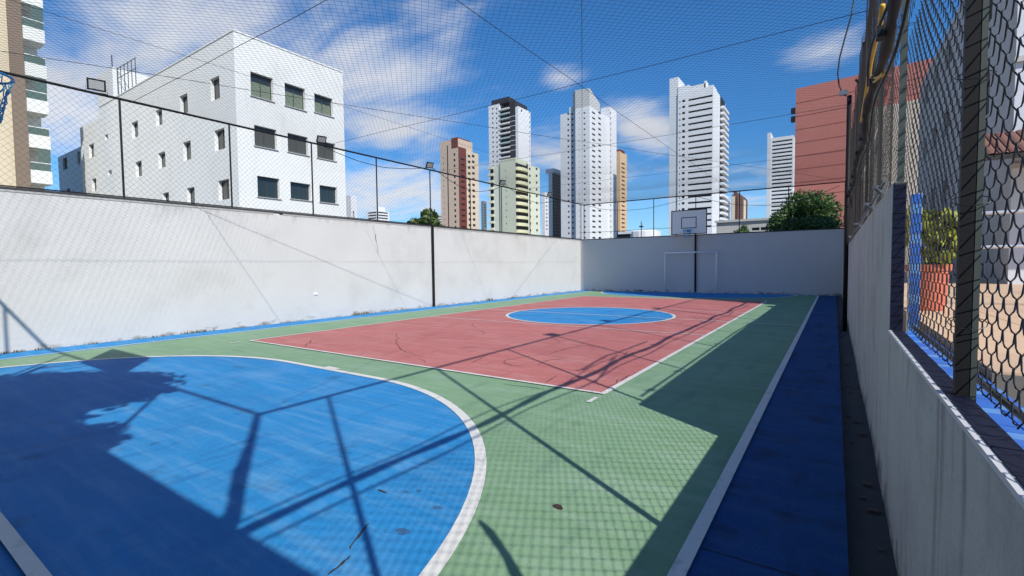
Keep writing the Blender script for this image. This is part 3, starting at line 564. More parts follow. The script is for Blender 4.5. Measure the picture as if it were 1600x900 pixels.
def sag_cable(name, pix, plane, label, r=0.012, axis='X'):
    P = np.array([(PX if axis == 'X' else PY)(p, plane) for p in pix]); n = len(P); t = np.linspace(0, n-1, n*8)
    Q_ = np.stack([np.interp(t, np.arange(n), P[:, k]) for k in range(3)], 1)
    for _ in range(3): Q_[1:-1] = (Q_[:-2]+2*Q_[1:-1]+Q_[2:])/4
    bb = MB(); bb.tube(Q_, r, 5); bb.build(name, M_CABLE, label=label, cat='cable')
sag_cable('power_cable', [(504,228),(525,238),(560,252),(600,262),(640,264),(673,262)], X0+0.0, 'black cable sagging below the left rail between two floodlights')
sag_cable('power_cable', [(675,262),(690,273),(715,290),(745,300),(770,297),(791,288)], X0+0.0, 'black cable sagging from the pole over the red and beige tower')
sag_cable('power_cable', [(791,290),(815,308),(840,318),(872,314),(912,318)], X0+0.0, 'black cable sagging across the pale green tower to the corner')
sag_cable('power_cable', [(914,320),(940,327),(975,329),(1010,326),(1045,318),(1086,307)], YB-0.08, 'black cable sagging on the far fence left of the backboard', axis='Y')
sag_cable('power_cable', [(1088,307),(1115,314),(1150,320),(1190,321),(1230,319),(1275,306),(1312,290)], YB-0.08, 'black cable sagging on the far fence right of the backboard', axis='Y')
# ------------------------------------------------------------------ goal and hoops
def goal(y, d, label):
    o = empty('futsal_goal', (CXM-0.12, y, 0), label, 'goal', 'futsal goals'); x0, x1, hh = CXM-1.56, CXM+1.34, 2.36; r = 0.042
    for x in (x0, x1):
        bb = MB(); bb.tube([(x, y, 0.0), (x, y, hh)], r, 10); bb.build('post', M_WHITE, o, smooth=True)
        bb = MB(); bb.tube([(x, y+0.03*d, 0.04), (x, y+0.18*d, 0.04)], 0.018, 6); bb.build('foot', M_WHITE, o)
    bb = MB(); bb.tube([(x0-r, y, hh+r*.6), (x1+r, y, hh+r*.6)], r, 10); bb.build('crossbar', M_WHITE, o, smooth=True)
    bb = MB(); bb.tube([(x0, y+0.17*d, 0.05), (x1, y+0.17*d, 0.05)], 0.016, 6); bb.build('ground_bar', M_WHITE, o)
goal(YF-0.26, 1, 'thin white goal frame against the shaded far wall')
def hoop(yb, yp, d, label, px_):
    """yb board plane, yp pole plane, d direction the hoop faces"""
    o = empty('basketball_hoop', (px_, yp, 0), label, 'basketball hoop', 'basketball hoops'); c = CXM-0.02; zb0, zb1 = 3.40, 4.79; w = 0.985
    bb = MB(); bb.tube([(px_, yp, 0), (px_, yp, 4.6)], 0.05, 10); bb.build('pole', M_STEEL, o, smooth=True)
    bb = MB()
    for s in (-0.35, 0.35):
        bb.tube([(px_, yp, 4.35), (c+s, yb-0.02*d, 4.45)], 0.022, 6); bb.tube([(px_, yp, 3.75), (c+s, yb-0.02*d, 3.6)], 0.022, 6)
    bb.build('arm', M_STEEL, o)
    ya, yc = sorted((yb-0.012*d, yb+0.012*d)); bb = MB(); bb.box(c-w, c+w, ya, yc, zb0, zb1); bd = bb.build('backboard', M_BOARD, o)
    f0, f1 = sorted((yb+0.010*d, yb+0.022*d)); t = 0.045
    bb = MB(); bb.box(c-w-.004, c+w+.004, f0, f1, zb1-t, zb1+.004); bb.box(c-w-.004, c+w+.004, f0, f1, zb0-.004, zb0+t); bb.box(c-w-.004, c-w+t, f0, f1, zb0+t, zb1-t); bb.box(c+w-t, c+w+.004, f0, f1, zb0+t, zb1-t); bb.build('border', M_STEEL, bd)
    a0, a1, b0, b1 = c-0.42, c+0.42, zb0+0.34, zb0+0.98; t = 0.04
    bb = MB(); bb.box(a0, a1, f0, f1, b1-t, b1); bb.box(a0, a1, f0, f1, b0, b0+t); bb.box(a0, a0+t, f0, f1, b0+t, b1-t); bb.box(a1-t, a1, f0, f1, b0+t, b1-t); bb.build('target_square', M_STEEL, bd)
    zr = 3.62; rr = 0.235; yr = yb+(0.16+rr)*d
    bb = MB(); an = np.linspace(0, 2*math.pi, 41); bb.tube([(c+rr*math.cos(a), yr+rr*math.sin(a), zr) for a in an], 0.012, 6, cap=False)
    ym = sorted((yb+0.022*d, yb+0.17*d)); bb.box(c-0.09, c+0.09, ym[0], ym[1], zr-0.09, zr+0.012)
    rim = bb.build('rim', M_RIM, o)
    pl = []
    for k in range(12):
        for s in (1, -1):
            pts = []
            for q in range(9):
                t_ = q/8; a = 2*math.pi*(k+s*t_*2)/12; r_ = rr*(1-0.45*t_**0.7)+0.012*math.sin(q*3+k); pts.append((c+r_*math.cos(a), yr+r_*math.sin(a), zr-0.02-0.42*t_))
            pl.append(np.array(pts))
    V_, Q_ = strands(pl, 0.006, 4); quads_obj('hoop_net', V_, Q_, M_RNET, rim, kind='stuff')
hoop(YF-0.95, YF-0.06, -1, 'basketball backboard with blue rim on the far wall', -6.80)
hoop(0.63, YN+0.10, 1, 'near basketball hoop with blue rope net at the left edge', CXM)
# ================================================================== BUILDINGS
UX = np.array([-1.0, 0.0]); UY = np.array([0.0, 1.0])
def rot2(v, a): return np.array([v[0]*math.cos(a)-v[1]*math.sin(a), v[0]*math.sin(a)+v[1]*math.cos(a)])
def facade(mb, P, u, n, Ln, z0, z1, ops=(), rev=0.22, mi=0):
    """wall face starting at P running Ln along u, outward normal n, with real recessed openings (s0,s1,za,zb)"""
    ops = [(max(0.02, a), min(Ln-0.02, bq), c, d) for a, bq, c, d in ops if bq > 0.05 and a < Ln-0.05]
    S = sorted({0.0, Ln, *[round(o[0], 3) for o in ops], *[round(o[1], 3) for o in ops]}); Z = sorted({z0, z1, *[round(o[2], 3) for o in ops], *[round(o[3], 3) for o in ops]})
    P = np.array([P[0], P[1]]); pt = lambda s, z, d=0.0: (P[0]+u[0]*s-n[0]*d, P[1]+u[1]*s-n[1]*d, z)
    flip = (u[0]*n[1]-u[1]*n[0]) > 0
    def q(a, bq, c, d): mb.quad(*( (a, d, c, bq) if flip else (a, bq, c, d)), mi)
    occ = {}
    for i in range(len(S)-1):
        for j in range(len(Z)-1):
            cs, cz = (S[i]+S[i+1])/2, (Z[j]+Z[j+1])/2
            occ[i, j] = any(o[0] < cs < o[1] and o[2] < cz < o[3] for o in ops)
    for i in range(len(S)-1):
        j = 0
        while j < len(Z)-1:
            if occ[i, j]: j += 1; continue
            k = j
            while k+1 < len(Z)-1 and not occ[i, k+1]: k += 1
            q(pt(S[i], Z[j]), pt(S[i+1], Z[j]), pt(S[i+1], Z[k+1]), pt(S[i], Z[k+1])); j = k+1
    for a, bq, c, d in ops:
        q(pt(a, c), pt(bq, c), pt(bq, c, rev), pt(a, c, rev)); q(pt(a, d, rev), pt(bq, d, rev), pt(bq, d), pt(a, d)); q(pt(a, c), pt(a, c, rev), pt(a, d, rev), pt(a, d)); q(pt(bq, c, rev), pt(bq, c), pt(bq, d), pt(bq, d, rev))
        q(pt(a, c, rev+.01), pt(bq, c, rev+.01), pt(bq, d, rev+.01), pt(a, d, rev+.01))
    return ops
def put_windows(parent, P, u, n, ops, rev, material, far=True):
    for a, bq, c, d in ops:
        s = (a+bq)/2; loc = (P[0]+u[0]*s-n[0]*(rev-0.03), P[1]+u[1]*s-n[1]*(rev-0.03), c); rz = math.atan2(u[1], u[0])
        w = max(0.1, bq-a-0.01); hh = max(0.1, d-c-0.01)
        if far: link_mesh('window', box_mesh(w, 0.04, hh, material), loc, parent, rz)
        else:
            key = ('wf', round(w, 2), round(hh, 2))
            if key not in BOXM:
                m_ = MB(); t = 0.05; k = max(2, round(w/1.0)); m_.box(-w/2, w/2, -.04, .04, 0, t); m_.box(-w/2, w/2, -.04, .04, hh-t, hh)
                for q in range(k+1): x = -w/2+t/2+(w-t)*q/k; m_.box(x-t/2, x+t/2, -.035, .035, t, hh-t)
                me = bpy.data.meshes.new('window_frame'); me.from_pydata(np.concatenate(m_.v).tolist(), [], m_.f); me.materials.append(M_ALU); BOXM[key] = me
            o = link_mesh('window', BOXM[key], loc, parent, rz)
            pn_ = bpy.data.objects.new('pane', box_mesh(w-0.04, 0.02, hh-0.04, material)); COL.objects.link(pn_); pn_.parent = o; pn_.location = (0, 0, 0.02); WPOS[pn_.name] = Vector(loc)
def outward(u, v):
    """normal of the face running along u that points away from the body lying towards v"""
    n = np.array([-u[1], u[0]]); return -n if n@v > 0 else n
def block(parent, P, uL, LL, uR, LR, z0, z1, opL=(), opR=(), matl=None, rev=0.22, wmat=None, far=True, name='wall', matl2=None):
    """corner block seen on its left and right faces"""
    mb = MB(); nL = outward(uL, uR); nR = outward(uR, uL)
    oL = facade(mb, P, uL, nL, LL, z0, z1, opL, rev, 0); oR = facade(mb, P, uR, nR, LR, z0, z1, opR, rev, 1 if matl2 else 0)
    A = P+uL*LL; B = P+uR*LR; Cc = A+uR*LR
    mb.quad((*A, z0), (*A, z1), (*Cc, z1), (*Cc, z0)); mb.quad((*B, z0), (*Cc, z0), (*Cc, z1), (*B, z1)); mb.quad((*P, z1), (*B, z1), (*Cc, z1), (*A, z1))
    w = mb.build(name, [matl, matl2] if matl2 else matl, parent)
    put_windows(parent, P, uL, nL, oL, rev, wmat or M_FARWIN, far); put_windows(parent, P, uR, nR, oR, rev, wmat or M_FARWIN, far)
    return w
def pix_ops(P, u, rects):
    """openings from photo rectangles on the vertical plane through P along u"""
    out = []
    for x0, x1, y0, y1 in rects:
        a, c = sorted((run_to(P, u, x0), run_to(P, u, x1))); Q_ = P+u*(a+c)/2; za, zb = zpix(Q_, y1), zpix(Q_, y0); out.append((a, c, za, zb))
    return out
def corner(px, dep): p = PD((px, 420), dep); return p[:2]
M_WB = mat('white_painted_render', (0.74, 0.75, 0.73), 0.8, 0.05, 0.25, tint=(0.60, 0.61, 0.58), tint_scale=0.35, tint_amt=0.5, fine=0.03)
add_wear(M_WB, streaks((0.42, 0.42, 0.40), 0.9, 0.12, 0.58, 0.76, 0.35))
# --- big white office block
P = corner(378, 30.7); wb_ = empty('white_building', (P[0], P[1], 0), 'large white building with three rows of wide windows behind the left wall', 'building')
ztop = zpix(P, 48); LR = run_to(P, UY, 543.5); LL = run_to(P, UX, 168)
opR = pix_ops(P, UY, [(402,436,117,154),(454,485,134,169),(499,527,150,179),(405,439,199,231),(456,487,211,240),(501,529,222,249),(407,441,277,309),(458,489,286,312),(503,530,291,317)])
opL = pix_ops(P, UX, [(340,354,121,156),(292,304,148,178),(254,264,171,196),(216,226,190,215),(343,359,202,234),(294,306,221,250),(255,266,238,262),(219,229,252,276),(346,363,281,312),(297,309,293,322),(259,269,301,326),(174,179,210,218),(176,182,266,273)])
block(wb_, P, UX, LL, UY, LR, 0, ztop, opL, opR, M_WB, 0.30, M_GLASS, far=False)
nR_ = np.array([1.0, 0.0]); M_BLIND = mat('pale_green_blind', (0.15, 0.19, 0.14), 0.8, 0.12, 1.5, stretch=(9, 9, 0.6)); M_DBLIND = mat('grey_blind', (0.055, 0.062, 0.06), 0.8, 0.2, 1.5, stretch=(9, 9, 0.6))
for k, (a, c, z0_, z1_) in enumerate(opR):
    if k < 6:
        hb = (0.66+0.05*math.sin(k*2.3))*(z1_-z0_) if k < 3 else (z1_-z0_)*0.9
        q = P+UY*(a+c)/2-nR_*(0.30-0.046); link_mesh('blind', box_mesh(c-a-0.14, 0.006, hb-0.06, M_BLIND if k < 3 else M_DBLIND), (q[0], q[1], z0_+0.05), wb_, math.pi/2)
    q = P+UY*(a+c)/2+nR_*0.03; link_mesh('window_sill', box_mesh(c-a+0.16, 0.10, 0.05, M_COPE2), (q[0], q[1], z0_-0.055), wb_, math.pi/2)
P2 = P+UX*LL; z2 = zpix(P2, 183); L2 = run_to(P2, UX, 136)
block(wb_, P2+UY*0.02, UX, L2, UY, LR*.9, 0, z2, pix_ops(P2, UX, [(148,156,225,246),(150,157,279,298)]), [], M_WB, 0.28, M_GLASS, far=False, name='side_wing')
P3 = P2+UX*L2+UY*3.4; z3 = zpix(P3, 199); L3 = run_to(P3, UX, 100)
block(wb_, P3, UX, L3, UY, LR*.7, 0, z3, pix_ops(P3, UX, [(107,114,247,265),(130,134,237,257),(111,116,295,306)]), [], M_WB, 0.28, M_GLASS, far=False, name='recessed_wing')
Pp = P2+UY*0.5-UX*2.0; zp1 = zpix(Pp, 104); bb = MB(); bb.obox(Pp, UX, run_to(Pp, UX, 166), UY, 4.0, ztop-2.5, zp1); ph = bb.build('stair_tower', M_WB, wb_)
for s in np.linspace(0, 4.2, 6):
    bb = MB(); q = Pp-UX*0.15-UX*s+UY*0.3; bb.tube([(q[0], q[1], ztop-0.1), (q[0], q[1], zp1-0.05-s*0.03)], 0.035, 5); bb.build('rail_post', M_STEELG, ph)
bb = MB(); q0 = Pp-UX*0.1+UY*0.3; q1 = q0-UX*4.4
for zz1 in (zp1-0.15, zp1-1.0): bb.tube([(q0[0], q0[1], zz1), (q1[0], q1[1], zz1-0.1)], 0.03, 5)
bb.build('rail', M_STEELG, ph)
bb = MB(); bb.tube([(Pp[0], Pp[1], zp1), (Pp[0], Pp[1], zp1+1.0)], 0.04, 5); bb.build('lightning_rod', M_STEEL, ph)
bb = MB(); bb.obox(P-UX*.04-UY*.04, UX, LL+.08, UY, .30, ztop, ztop+.10); bb.obox(P-UX*.04+UY*.26, UX, .34, UY, LR-.26, ztop, ztop+.10); bb.build('parapet_cap', M_WB, wb_)
# --- beige tower at the left edge
M_BEIGE = mat('beige_tile_cladding', (0.62, 0.53, 0.38), 0.7, 0.08, 0.4, fine=0.05); M_TAUPE = mat('taupe_stripe', (0.20, 0.15, 0.11), 0.7, 0.08, 0.4)
M_BALC = mat('white_balcony', (0.70, 0.71, 0.66), 0.7, 0.05, 0.5); M_GRAIL = mat('green_glass_rail', (0.10, 0.145, 0.125), 0.2, 0.15, 0.6)
P = PD((46, 300), 39.5)[:2]; bt = empty('beige_tower', (P[0], P[1], 0), 'tall beige tower with stacked white balconies at the left edge', 'building')
zt_ = 40.0; FHt = 2.95; Lb = 26.0; wins = []
zb_ = zpix(P, 300)
bal_y = [840, 675, 510, 350, 180, 15]
fl_z = [zpix(P+UY*1.0, y_/3) for y_ in (835, 668, 505, 345, 175)]; FHt = float(np.mean(np.diff(fl_z)))
za0 = fl_z[0]
for k in range(-3, 9):
    z = za0+k*FHt
    for s0 in (2.6, 7.6, 12.5): wins.append((s0, s0+1.9, z+1.4, z+2.15))
nX = np.array([1.0, 0.0]); mb = MB(); ops = facade(mb, P, -UY, nX, Lb, 0, zt_, wins, 0.2)
mb.quad((P[0], P[1], 0), (P[0]-14, P[1], 0), (P[0]-14, P[1], zt_), (P[0], P[1], zt_)); mb.quad((P[0], P[1]-Lb, 0), (P[0], P[1]-Lb, zt_), (P[0]-14, P[1]-Lb, zt_), (P[0]-14, P[1]-Lb, 0)); mb.quad((P[0], P[1], zt_), (P[0]-14, P[1], zt_), (P[0]-14, P[1]-Lb, zt_), (P[0], P[1]-Lb, zt_))
mb.build('wall', M_BEIGE, bt); put_windows(bt, P, -UY, nX, ops, 0.2, M_GLASS, far=False)
bb = MB(); bb.box(P[0]-0.3, P[0]+0.35, P[1]-0.75, P[1]+0.05, 0, zt_); bb.build('stripe', M_TAUPE, bt)
bb = MB(); bb.box(P[0]-6, P[0]-1.2, P[1]+0.05, P[1]+1.2, 0, zt_); bb.build('balcony_core', M_BALC, bt)
for k in range(-3, 9):
    z = za0+k*FHt; x0, x1, y0, y1 = P[0]-1.15, P[0]+0.5, P[1]+0.06, P[1]+1.35
    bb = MB(); bb.box(x0, x1, y0, y1, z-0.55, z+0.15); bb.box(x1-0.12, x1, y0, y1, z+0.15, z+0.52); sl_ = bb.build('balcony', M_BALC, bt)
    bb = MB(); bb.box(x1-0.08, x1-0.04, y0+.05, y1-.05, z+0.52, z+1.12); bb.build('glass_rail', M_GRAIL, sl_)
    bb = MB(); bb.box(x1-0.10, x1-0.02, y0, y1, z+1.12, z+1.18); bb.build('hand_rail', M_BALC, sl_)
    if k % 2 == 0: bb = MB(); bb.box(x1-0.06, x1-0.03, y0+.5, y1-.03, z+1.2, z+FHt-.56); bb.build('balcony_glazing', M_GRAIL, sl_)
# --- far towers -----------------------------------------------------
def rows(y0, step, n): return [y0+step*i for i in range(n)]
def win_px(cols, ys, hw=1.3, hh=1.5): return [(c-hw*1.12, c+hw*1.12, y-hh*1.15, y+hh*1.15) for y in ys for c in cols]
# red and beige tower
M_RB = mat('pale_pink_beige_cladding', (0.60, 0.46, 0.35), 0.8, 0.06, 0.06); M_RBL = mat('cream_cladding', (0.66, 0.55, 0.42), 0.8, 0.06, 0.06); M_BRICK = mat('oxblood_cladding', (0.16, 0.042, 0.032), 0.8, 0.08, 0.06)
P = corner(719, 255); o = empty('red_beige_tower', (P[0], P[1], 0), 'beige tower with an oxblood red vertical band left of the pale green tower', 'tower')
LL = run_to(P, UX, 691); block(o, P, UX, LL, UY, 12, 0, zpix(P, 216), pix_ops(P, UX, win_px([712.6], rows(241.5, 8.75, 14), 1.3, 1.7)+win_px([695.5], rows(247, 8.75, 13), .6, .9)), [], M_RB)
bb = MB(); a = run_to(P, UX, 703); q = P+UX*a-UY*0.15; bb.obox(q, UX, 0.5, UY, 0.12, 0, zpix(P, 224)); bb.build('shadow_joint', M_FARWIN, o)
Pb = P-UX*0.5; LRd = run_to(Pb, UY, 731); mb = MB(); n_ = np.array([1.0, 0])
opr = pix_ops(Pb, UY, [(722.5, 728.5, y-1.4, y+1.4) for y in rows(249, 8.8, 13)]); block(o, Pb, UX, 0.45, UY, LRd, 0, zpix(Pb, 229), [], opr, M_BRICK, name='red_band')
bb = MB(); bb.obox(P+UX*0.2-UY*0.12, UX, run_to(P, UX, 709), UY, 10, zpix(P, 230), zpix(P, 214)); bb.build('roof_block', M_BRICK, o)
Pc = Pb+UY*(LRd+.02)-UX*.1; LRc = run_to(Pc, UY, 750); block(o, Pc, UX, 0.4, UY, LRc, 0, zpix(Pc, 235), [], pix_ops(Pc, UY, win_px([735.5, 742], rows(244, 9.0, 14), 1.8, 1.7)), M_RBL, name='right_wing')
# black and white tower
M_TW = mat('tower_white', (0.72, 0.73, 0.74), 0.75, 0.05, 0.05); M_TW2 = mat('tower_off_white', (0.64, 0.66, 0.68), 0.75, 0.05, 0.05); M_BLK = mat('tower_charcoal', (0.035, 0.033, 0.036), 0.5, 0.1, 0.05); M_SLAT = mat('tower_balcony_teal', (0.42, 0.52, 0.52), 0.5, 0.08, 0.1)
P = corner(812, 305); o = empty('black_white_tower', (P[0], P[1], 0), 'tall white tower with charcoal band and balconies behind the pale green tower', 'tower')
LRw = run_to(P, UY, 831); block(o, P, UX, 2.0, UY, LRw, 0, zpix(P, 166), [], pix_ops(P, UY, [(816.5, 818.5, 171, 174.5)]+win_px([829.5], rows(176, 7.5, 12), .5, 1.3)), M_TW)
Pb = P+UX*2.0; Lk = run_to(Pb, UX, 799); bb = MB(); bb.obox(Pb, UX, Lk, UY, 14, 0, zpix(Pb, 157)); bb.build('charcoal_band', M_BLK, o)
for y_ in rows(181, 7.6, 8):
    z = zpix(Pb, y_); bb = MB(); bb.obox(Pb-UY*0.1, UX, Lk, UY, 0.08, z, z+0.3); bb.build('band_joint', M_TW2, o)
Pc = Pb+UX*Lk; Lc = run_to(Pc, UX, 783); bb = MB(); bb.obox(Pc+UY*1.6, UX, Lc, UY, 14, 0, zpix(Pc, 163)); bb.build('balcony_back', M_FARWIN, o)
for y_ in rows(168, 7.6, 13):
    z = zpix(Pc, y_); bb = MB(); bb.obox(Pc-UY*0.5, UX, Lc, UY, 2.05, z-0.6, z+0.25); bb.build('balcony', M_SLAT if int(y_) % 2 else M_TW, o)
Pd = Pc+UX*Lc; Ld = run_to(Pd, UX, 766.5); block(o, Pd, UX, Ld, UY, 14, 0, zpix(Pd, 162), pix_ops(Pd, UX, win_px([772.7, 778.8], rows(170, 7.45, 14), 1.0, 1.1)), [], M_TW, name='left_wing')
bb = MB(); q = Pd+UX*Ld*0.1; bb.obox(q-UX*8+UY*.4, UX, 8+Ld*.65, UY, 8, zpix(Pd, 162.5), zpix(Pd, 154)); bb.build('roof_block', M_BLK, o)
# pale green tower
M_GT = mat('pale_green_cladding', (0.58, 0.60, 0.46), 0.8, 0.05, 0.06); M_GT2 = mat('pale_lime_cladding', (0.67, 0.69, 0.54), 0.8, 0.05, 0.06); M_GT3 = mat('pale_yellow_balcony', (0.68, 0.66, 0.42), 0.8, 0.05, 0.06)
P = corner(807, 205); o = empty('pale_green_tower', (P[0], P[1], 0), 'pale green apartment tower with rounded yellow balconies', 'tower')
LL = run_to(P, UX, 783); block(o, P, UX, LL, UY, 10, 0, zpix(P, 246), pix_ops(P, UX, win_px([792], rows(267, 10.3, 9), .6, 1.2)), [], M_GT)
P1_ = P+UX*LL+UY*0.8; L1 = run_to(P1_, UX, 773); block(o, P1_, UX, L1, UY, 10, 0, zpix(P1_, 258), [], [], M_GT2, name='left_panel')
P2_ = P1_+UX*L1+UY*0.8; L2 = run_to(P2_, UX, 768); bb = MB(); bb.obox(P2_, UX, L2, UY, 9, 0, zpix(P2_, 260)); bb.build('left_return', M_FARWIN, o)
for y_ in rows(263, 10.6, 10):
    z = zpix(P2_, y_); bb = MB(); bb.obox(P2_-UY*1.2, UX, L2+0.6, UY, 2.0, z-0.4, z+0.7); bb.build('balcony', M_GT2, o)
Lr1 = run_to(P-UX*.0, UY, 824); Pr = P-UX*0.1; bb = MB(); bb.obox(Pr+UY*.02, UX, .08, UY, Lr1, 0, zpix(P, 254)); bb.build('balcony_back', M_FARWIN, o)
for y_ in rows(265.5, 10.75, 11):
    z = zpix(P+UY*Lr1*.4, y_); k = 9; ts = np.linspace(0, math.pi, k); dp = 1.9; ring = [(Pr[0]+dp*math.sin(t)**.7, Pr[1]+Lr1*(0.5-0.5*math.cos(t))) for t in ts]; bb = MB()
    V = [(x, y, z-.55) for x, y in ring]+[(x, y, z+.75) for x, y in ring]; bb.add(V, [(i, i+1, k+i+1, k+i) for i in range(k-1)]+[tuple(range(k))[::-1], tuple(range(k, 2*k))]); bb.build('balcony', M_GT3, o)
Pq = P+UY*(Lr1+.05); Lq = run_to(Pq, UY, 844.5); block(o, Pq, UX, 3, UY, Lq, 0, zpix(Pq, 256), [], pix_ops(Pq, UY, win_px([829.3, 839.8], rows(264, 10.65, 10), 1.2, 1.6)), M_GT2, name='right_wing')
# white stepped tower
P = corner(922, 262); o = empty('white_tower', (P[0], P[1], 0), 'white tower with sloped crown and columns of small dark windows, left of the corner', 'tower'); ys_ = rows(176.5, 8.48, 24)
LL = run_to(P, UX, 900); LR = run_to(P, UY, 951); block(o, P, UX, LL, UY, LR, 0, zpix(P, 165), pix_ops(P, UX, win_px([914], ys_, 1.2, 1.1)+win_px([906], ys_, .5, .6)), pix_ops(P, UY, win_px([928.3], ys_, 2.2, 1.2)+win_px([937.5], ys_, 1.8, 1.3)), M_TW)
Pl = P+UX*(LL+.05)+UY*2.5; Ll = run_to(Pl, UX, 877); block(o, Pl, UX, Ll, UY, 18, 0, zpix(Pl, 174), pix_ops(Pl, UX, win_px([889, 895.5], [y+1.5 for y in ys_], 1.2, 1.3)), [], M_TW2, name='left_wing')
bb = MB(); bb.obox(Pl-UY*.1-UX*0.0, UX, run_to(Pl, UX, 891), UY, 8, zpix(Pl, 175), zpix(Pl, 165)); bb.build('left_roof_block', M_TW2, o)
Pr = P+UY*(LR+.05)-UX*1.2; Lr = run_to(Pr, UY, 963.5); block(o, Pr, UX, 6, UY, Lr, 0, zpix(Pr, 166), [], pix_ops(Pr, UY, win_px([954.5], ys_, .7, 1.6)), M_TW, name='right_wing')
a0 = P+UX*LL; zc0 = zpix(P, 165); b0_ = P+UY*run_to(P, UY, 938); bb = MB()
pts = [a0, P, b0_]; zs = [zpix(a0, 141), zpix(P, 137.5), zpix(b0_, 162)]
V = [(q[0], q[1], zc0) for q in pts]+[(q[0], q[1], z) for q, z in zip(pts, zs)]+[(q[0]-3, q[1]+3, zc0) for q in pts]+[(q[0]-3, q[1]+3, z) for q, z in zip(pts, zs)]
bb.add(V, [(0,1,4,3),(1,2,5,4),(3,4,10,9),(4,5,11,10),(2,8,11,5),(6,9,10,7),(7,10,11,8),(0,3,9,6)]); bb.build('crown', mat('tower_grey_crown', (0.50, 0.50, 0.49), 0.8, 0.08, 0.1), o)
# peach tower
M_PEACH = mat('peach_cladding', (0.68, 0.47, 0.28), 0.8, 0.05, 0.06); P = corner(969, 330); o = empty('peach_tower', (P[0], P[1], 0), 'narrow peach tower peeping out right of the white stepped tower', 'tower')
LR = run_to(P, UY, 979.5); block(o, P, UX, run_to(P, UX, 945), UY, LR, 0, zpix(P, 236), [], pix_ops(P, UY, win_px([973.8], rows(256, 6.6, 17), 2.2, 1.0)), M_PEACH)
bb = MB(); bb.obox(P+UY*1, UX, 5, UY, LR*.6, zpix(P, 237), zpix(P, 243)+4.5); bb.build('roof_block', M_BRICK, o)
# dark glass tower and its neighbours
P = corner(864, 300); o = empty('dark_glass_tower', (P[0], P[1], 0), 'dark grey glass tower just left of the white stepped tower', 'tower'); bb = MB(); bb.obox(P, UX, run_to(P, UX, 858), UY, 14, 0, zpix(P, 268)); bb.build('pale_edge', M_TW2, o)
Lq = run_to(P, UY, 879); bb = MB(); bb.obox(P-UX*.1, UX, .08, UY, Lq, 0, zpix(P, 270)); bb.build('wall', M_BLK, o); bb = MB(); bb.obox(P+UY*2, UX, 6, UY, Lq*.8, zpix(P, 269), zpix(P, 262)); bb.build('roof_block', M_TW2, o)
for y_ in rows(276, 5.2, 18):
    z = zpix(P, y_); bb = MB(); bb.obox(P-UX*.2, UX, .08, UY, Lq, z, z+.35); bb.build('floor_band', mat('tower_grey_band', (0.13, 0.13, 0.14), 0.6, 0.1, 0.1), o)
P = corner(852, 380); o = empty('small_white_tower', (P[0], P[1], 0), 'small distant white tower in the gap beside the dark glass tower', 'tower'); block(o, P, UX, run_to(P, UX, 847), UY, run_to(P, UY, 858.5), 0, zpix(P, 300), [], pix_ops(P, UY, win_px([855], rows(310, 6, 9), 1.0, .9)), M_TW)
P = corner(757, 400); o = empty('slate_tower', (P[0], P[1], 0), 'narrow slate coloured tower just right of the red and beige tower', 'tower'); block(o, P, UX, run_to(P, UX, 753), UY, run_to(P, UY, 761.5), 0, zpix(P, 314), [], pix_ops(P, UY, [(757.6, 761, y, y+2) for y in rows(319, 4.2, 9)]), mat('slate_cladding', (0.20, 0.22, 0.24), 0.7, 0.06, 0.06))
P = corner(693, 420); o = empty('distant_white_block', (P[0], P[1], 0), 'distant white block low between the mango tree and red tower', 'building'); block(o, P, UX, 20, UY, 10, 0, zpix(P, 334), pix_ops(P, UX, [(686, 691, y, y+1.5) for y in rows(338, 4, 4)]), [], M_TW)
# striped round-ended building and sliver block
P = corner(592, 210); o = empty('banded_building', (P[0], P[1], 0), 'low distant white building with dark horizontal bands over the left wall', 'building'); LL = run_to(P, UX, 574); LR = run_to(P, UY, 610)
zt1 = zpix(P, 329); ops_l = pix_ops(P, UX, [(577, 590, y, y+2.0) for y in rows(331.5, 4.3, 4)]); ops_r = pix_ops(P, UY, [(593, 608, y, y+2.0) for y in rows(331.5, 4.3, 4)]); block(o, P, UX, LL, UY, LR, 0, zt1, ops_l, ops_r, M_TW); bb = MB(); q = P+UX*LL*.1+UY*1; bb.obox(q, UX, LL*.5, UY, LR*.6, zt1, zpix(P, 322)); bb.build('roof_block', M_TW, o)
P = corner(551, 60); o = empty('white_annex', (P[0], P[1], 0), 'pale sliver of building at the right edge of the large white building', 'building'); block(o, P, UX, 6, UY, run_to(P, UY, 560.5), 0, zpix(P, 305), [], pix_ops(P, UY, [(553.5, 556, 330, 345)]), M_TW2, wmat=M_GRAIL)
# white slab tower right of centre
P = corner(1112, 232); o = empty('white_slab_tower', (P[0], P[1], 0), 'tall white tower with dark horizontal window strips behind the backboard', 'tower'); LL = run_to(P, UX, 1058); LR = run_to(P, UY, 1131)
def tilt_ops(P_, u_, specs, zref):
    out = []
    for x0, x1, y, hpx in specs:
        a, c = sorted((run_to(P_, u_, x0), run_to(P_, u_, x1))); z = zpix(zref, y); out.append((a, c, z, z+hpx)) 
    return out
ysl = rows(150.5, 9.72, 22); zref = P
opL = tilt_ops(P, UX, [(1074, 1111, y, 0.9) for y in ysl]+[(1064.5, 1069, y, 1.15) for y in ysl]+[(1060, 1062, y, .7) for y in ysl], zref)
block(o, P, UX, LL, UY, LR, 0, zpix(P, 134), opL, pix_ops(P, UY, []), M_TW, rev=0.5)
Pn = P+UX*(LL+.05)+UY*.6; bb = MB(); bb.obox(Pn, UX, run_to(Pn, UX, 1045), UY, 12, 0, zpix(Pn, 120)); bb.build('left_fin', M_TW2, o)
zr0 = zpix(P, 134)
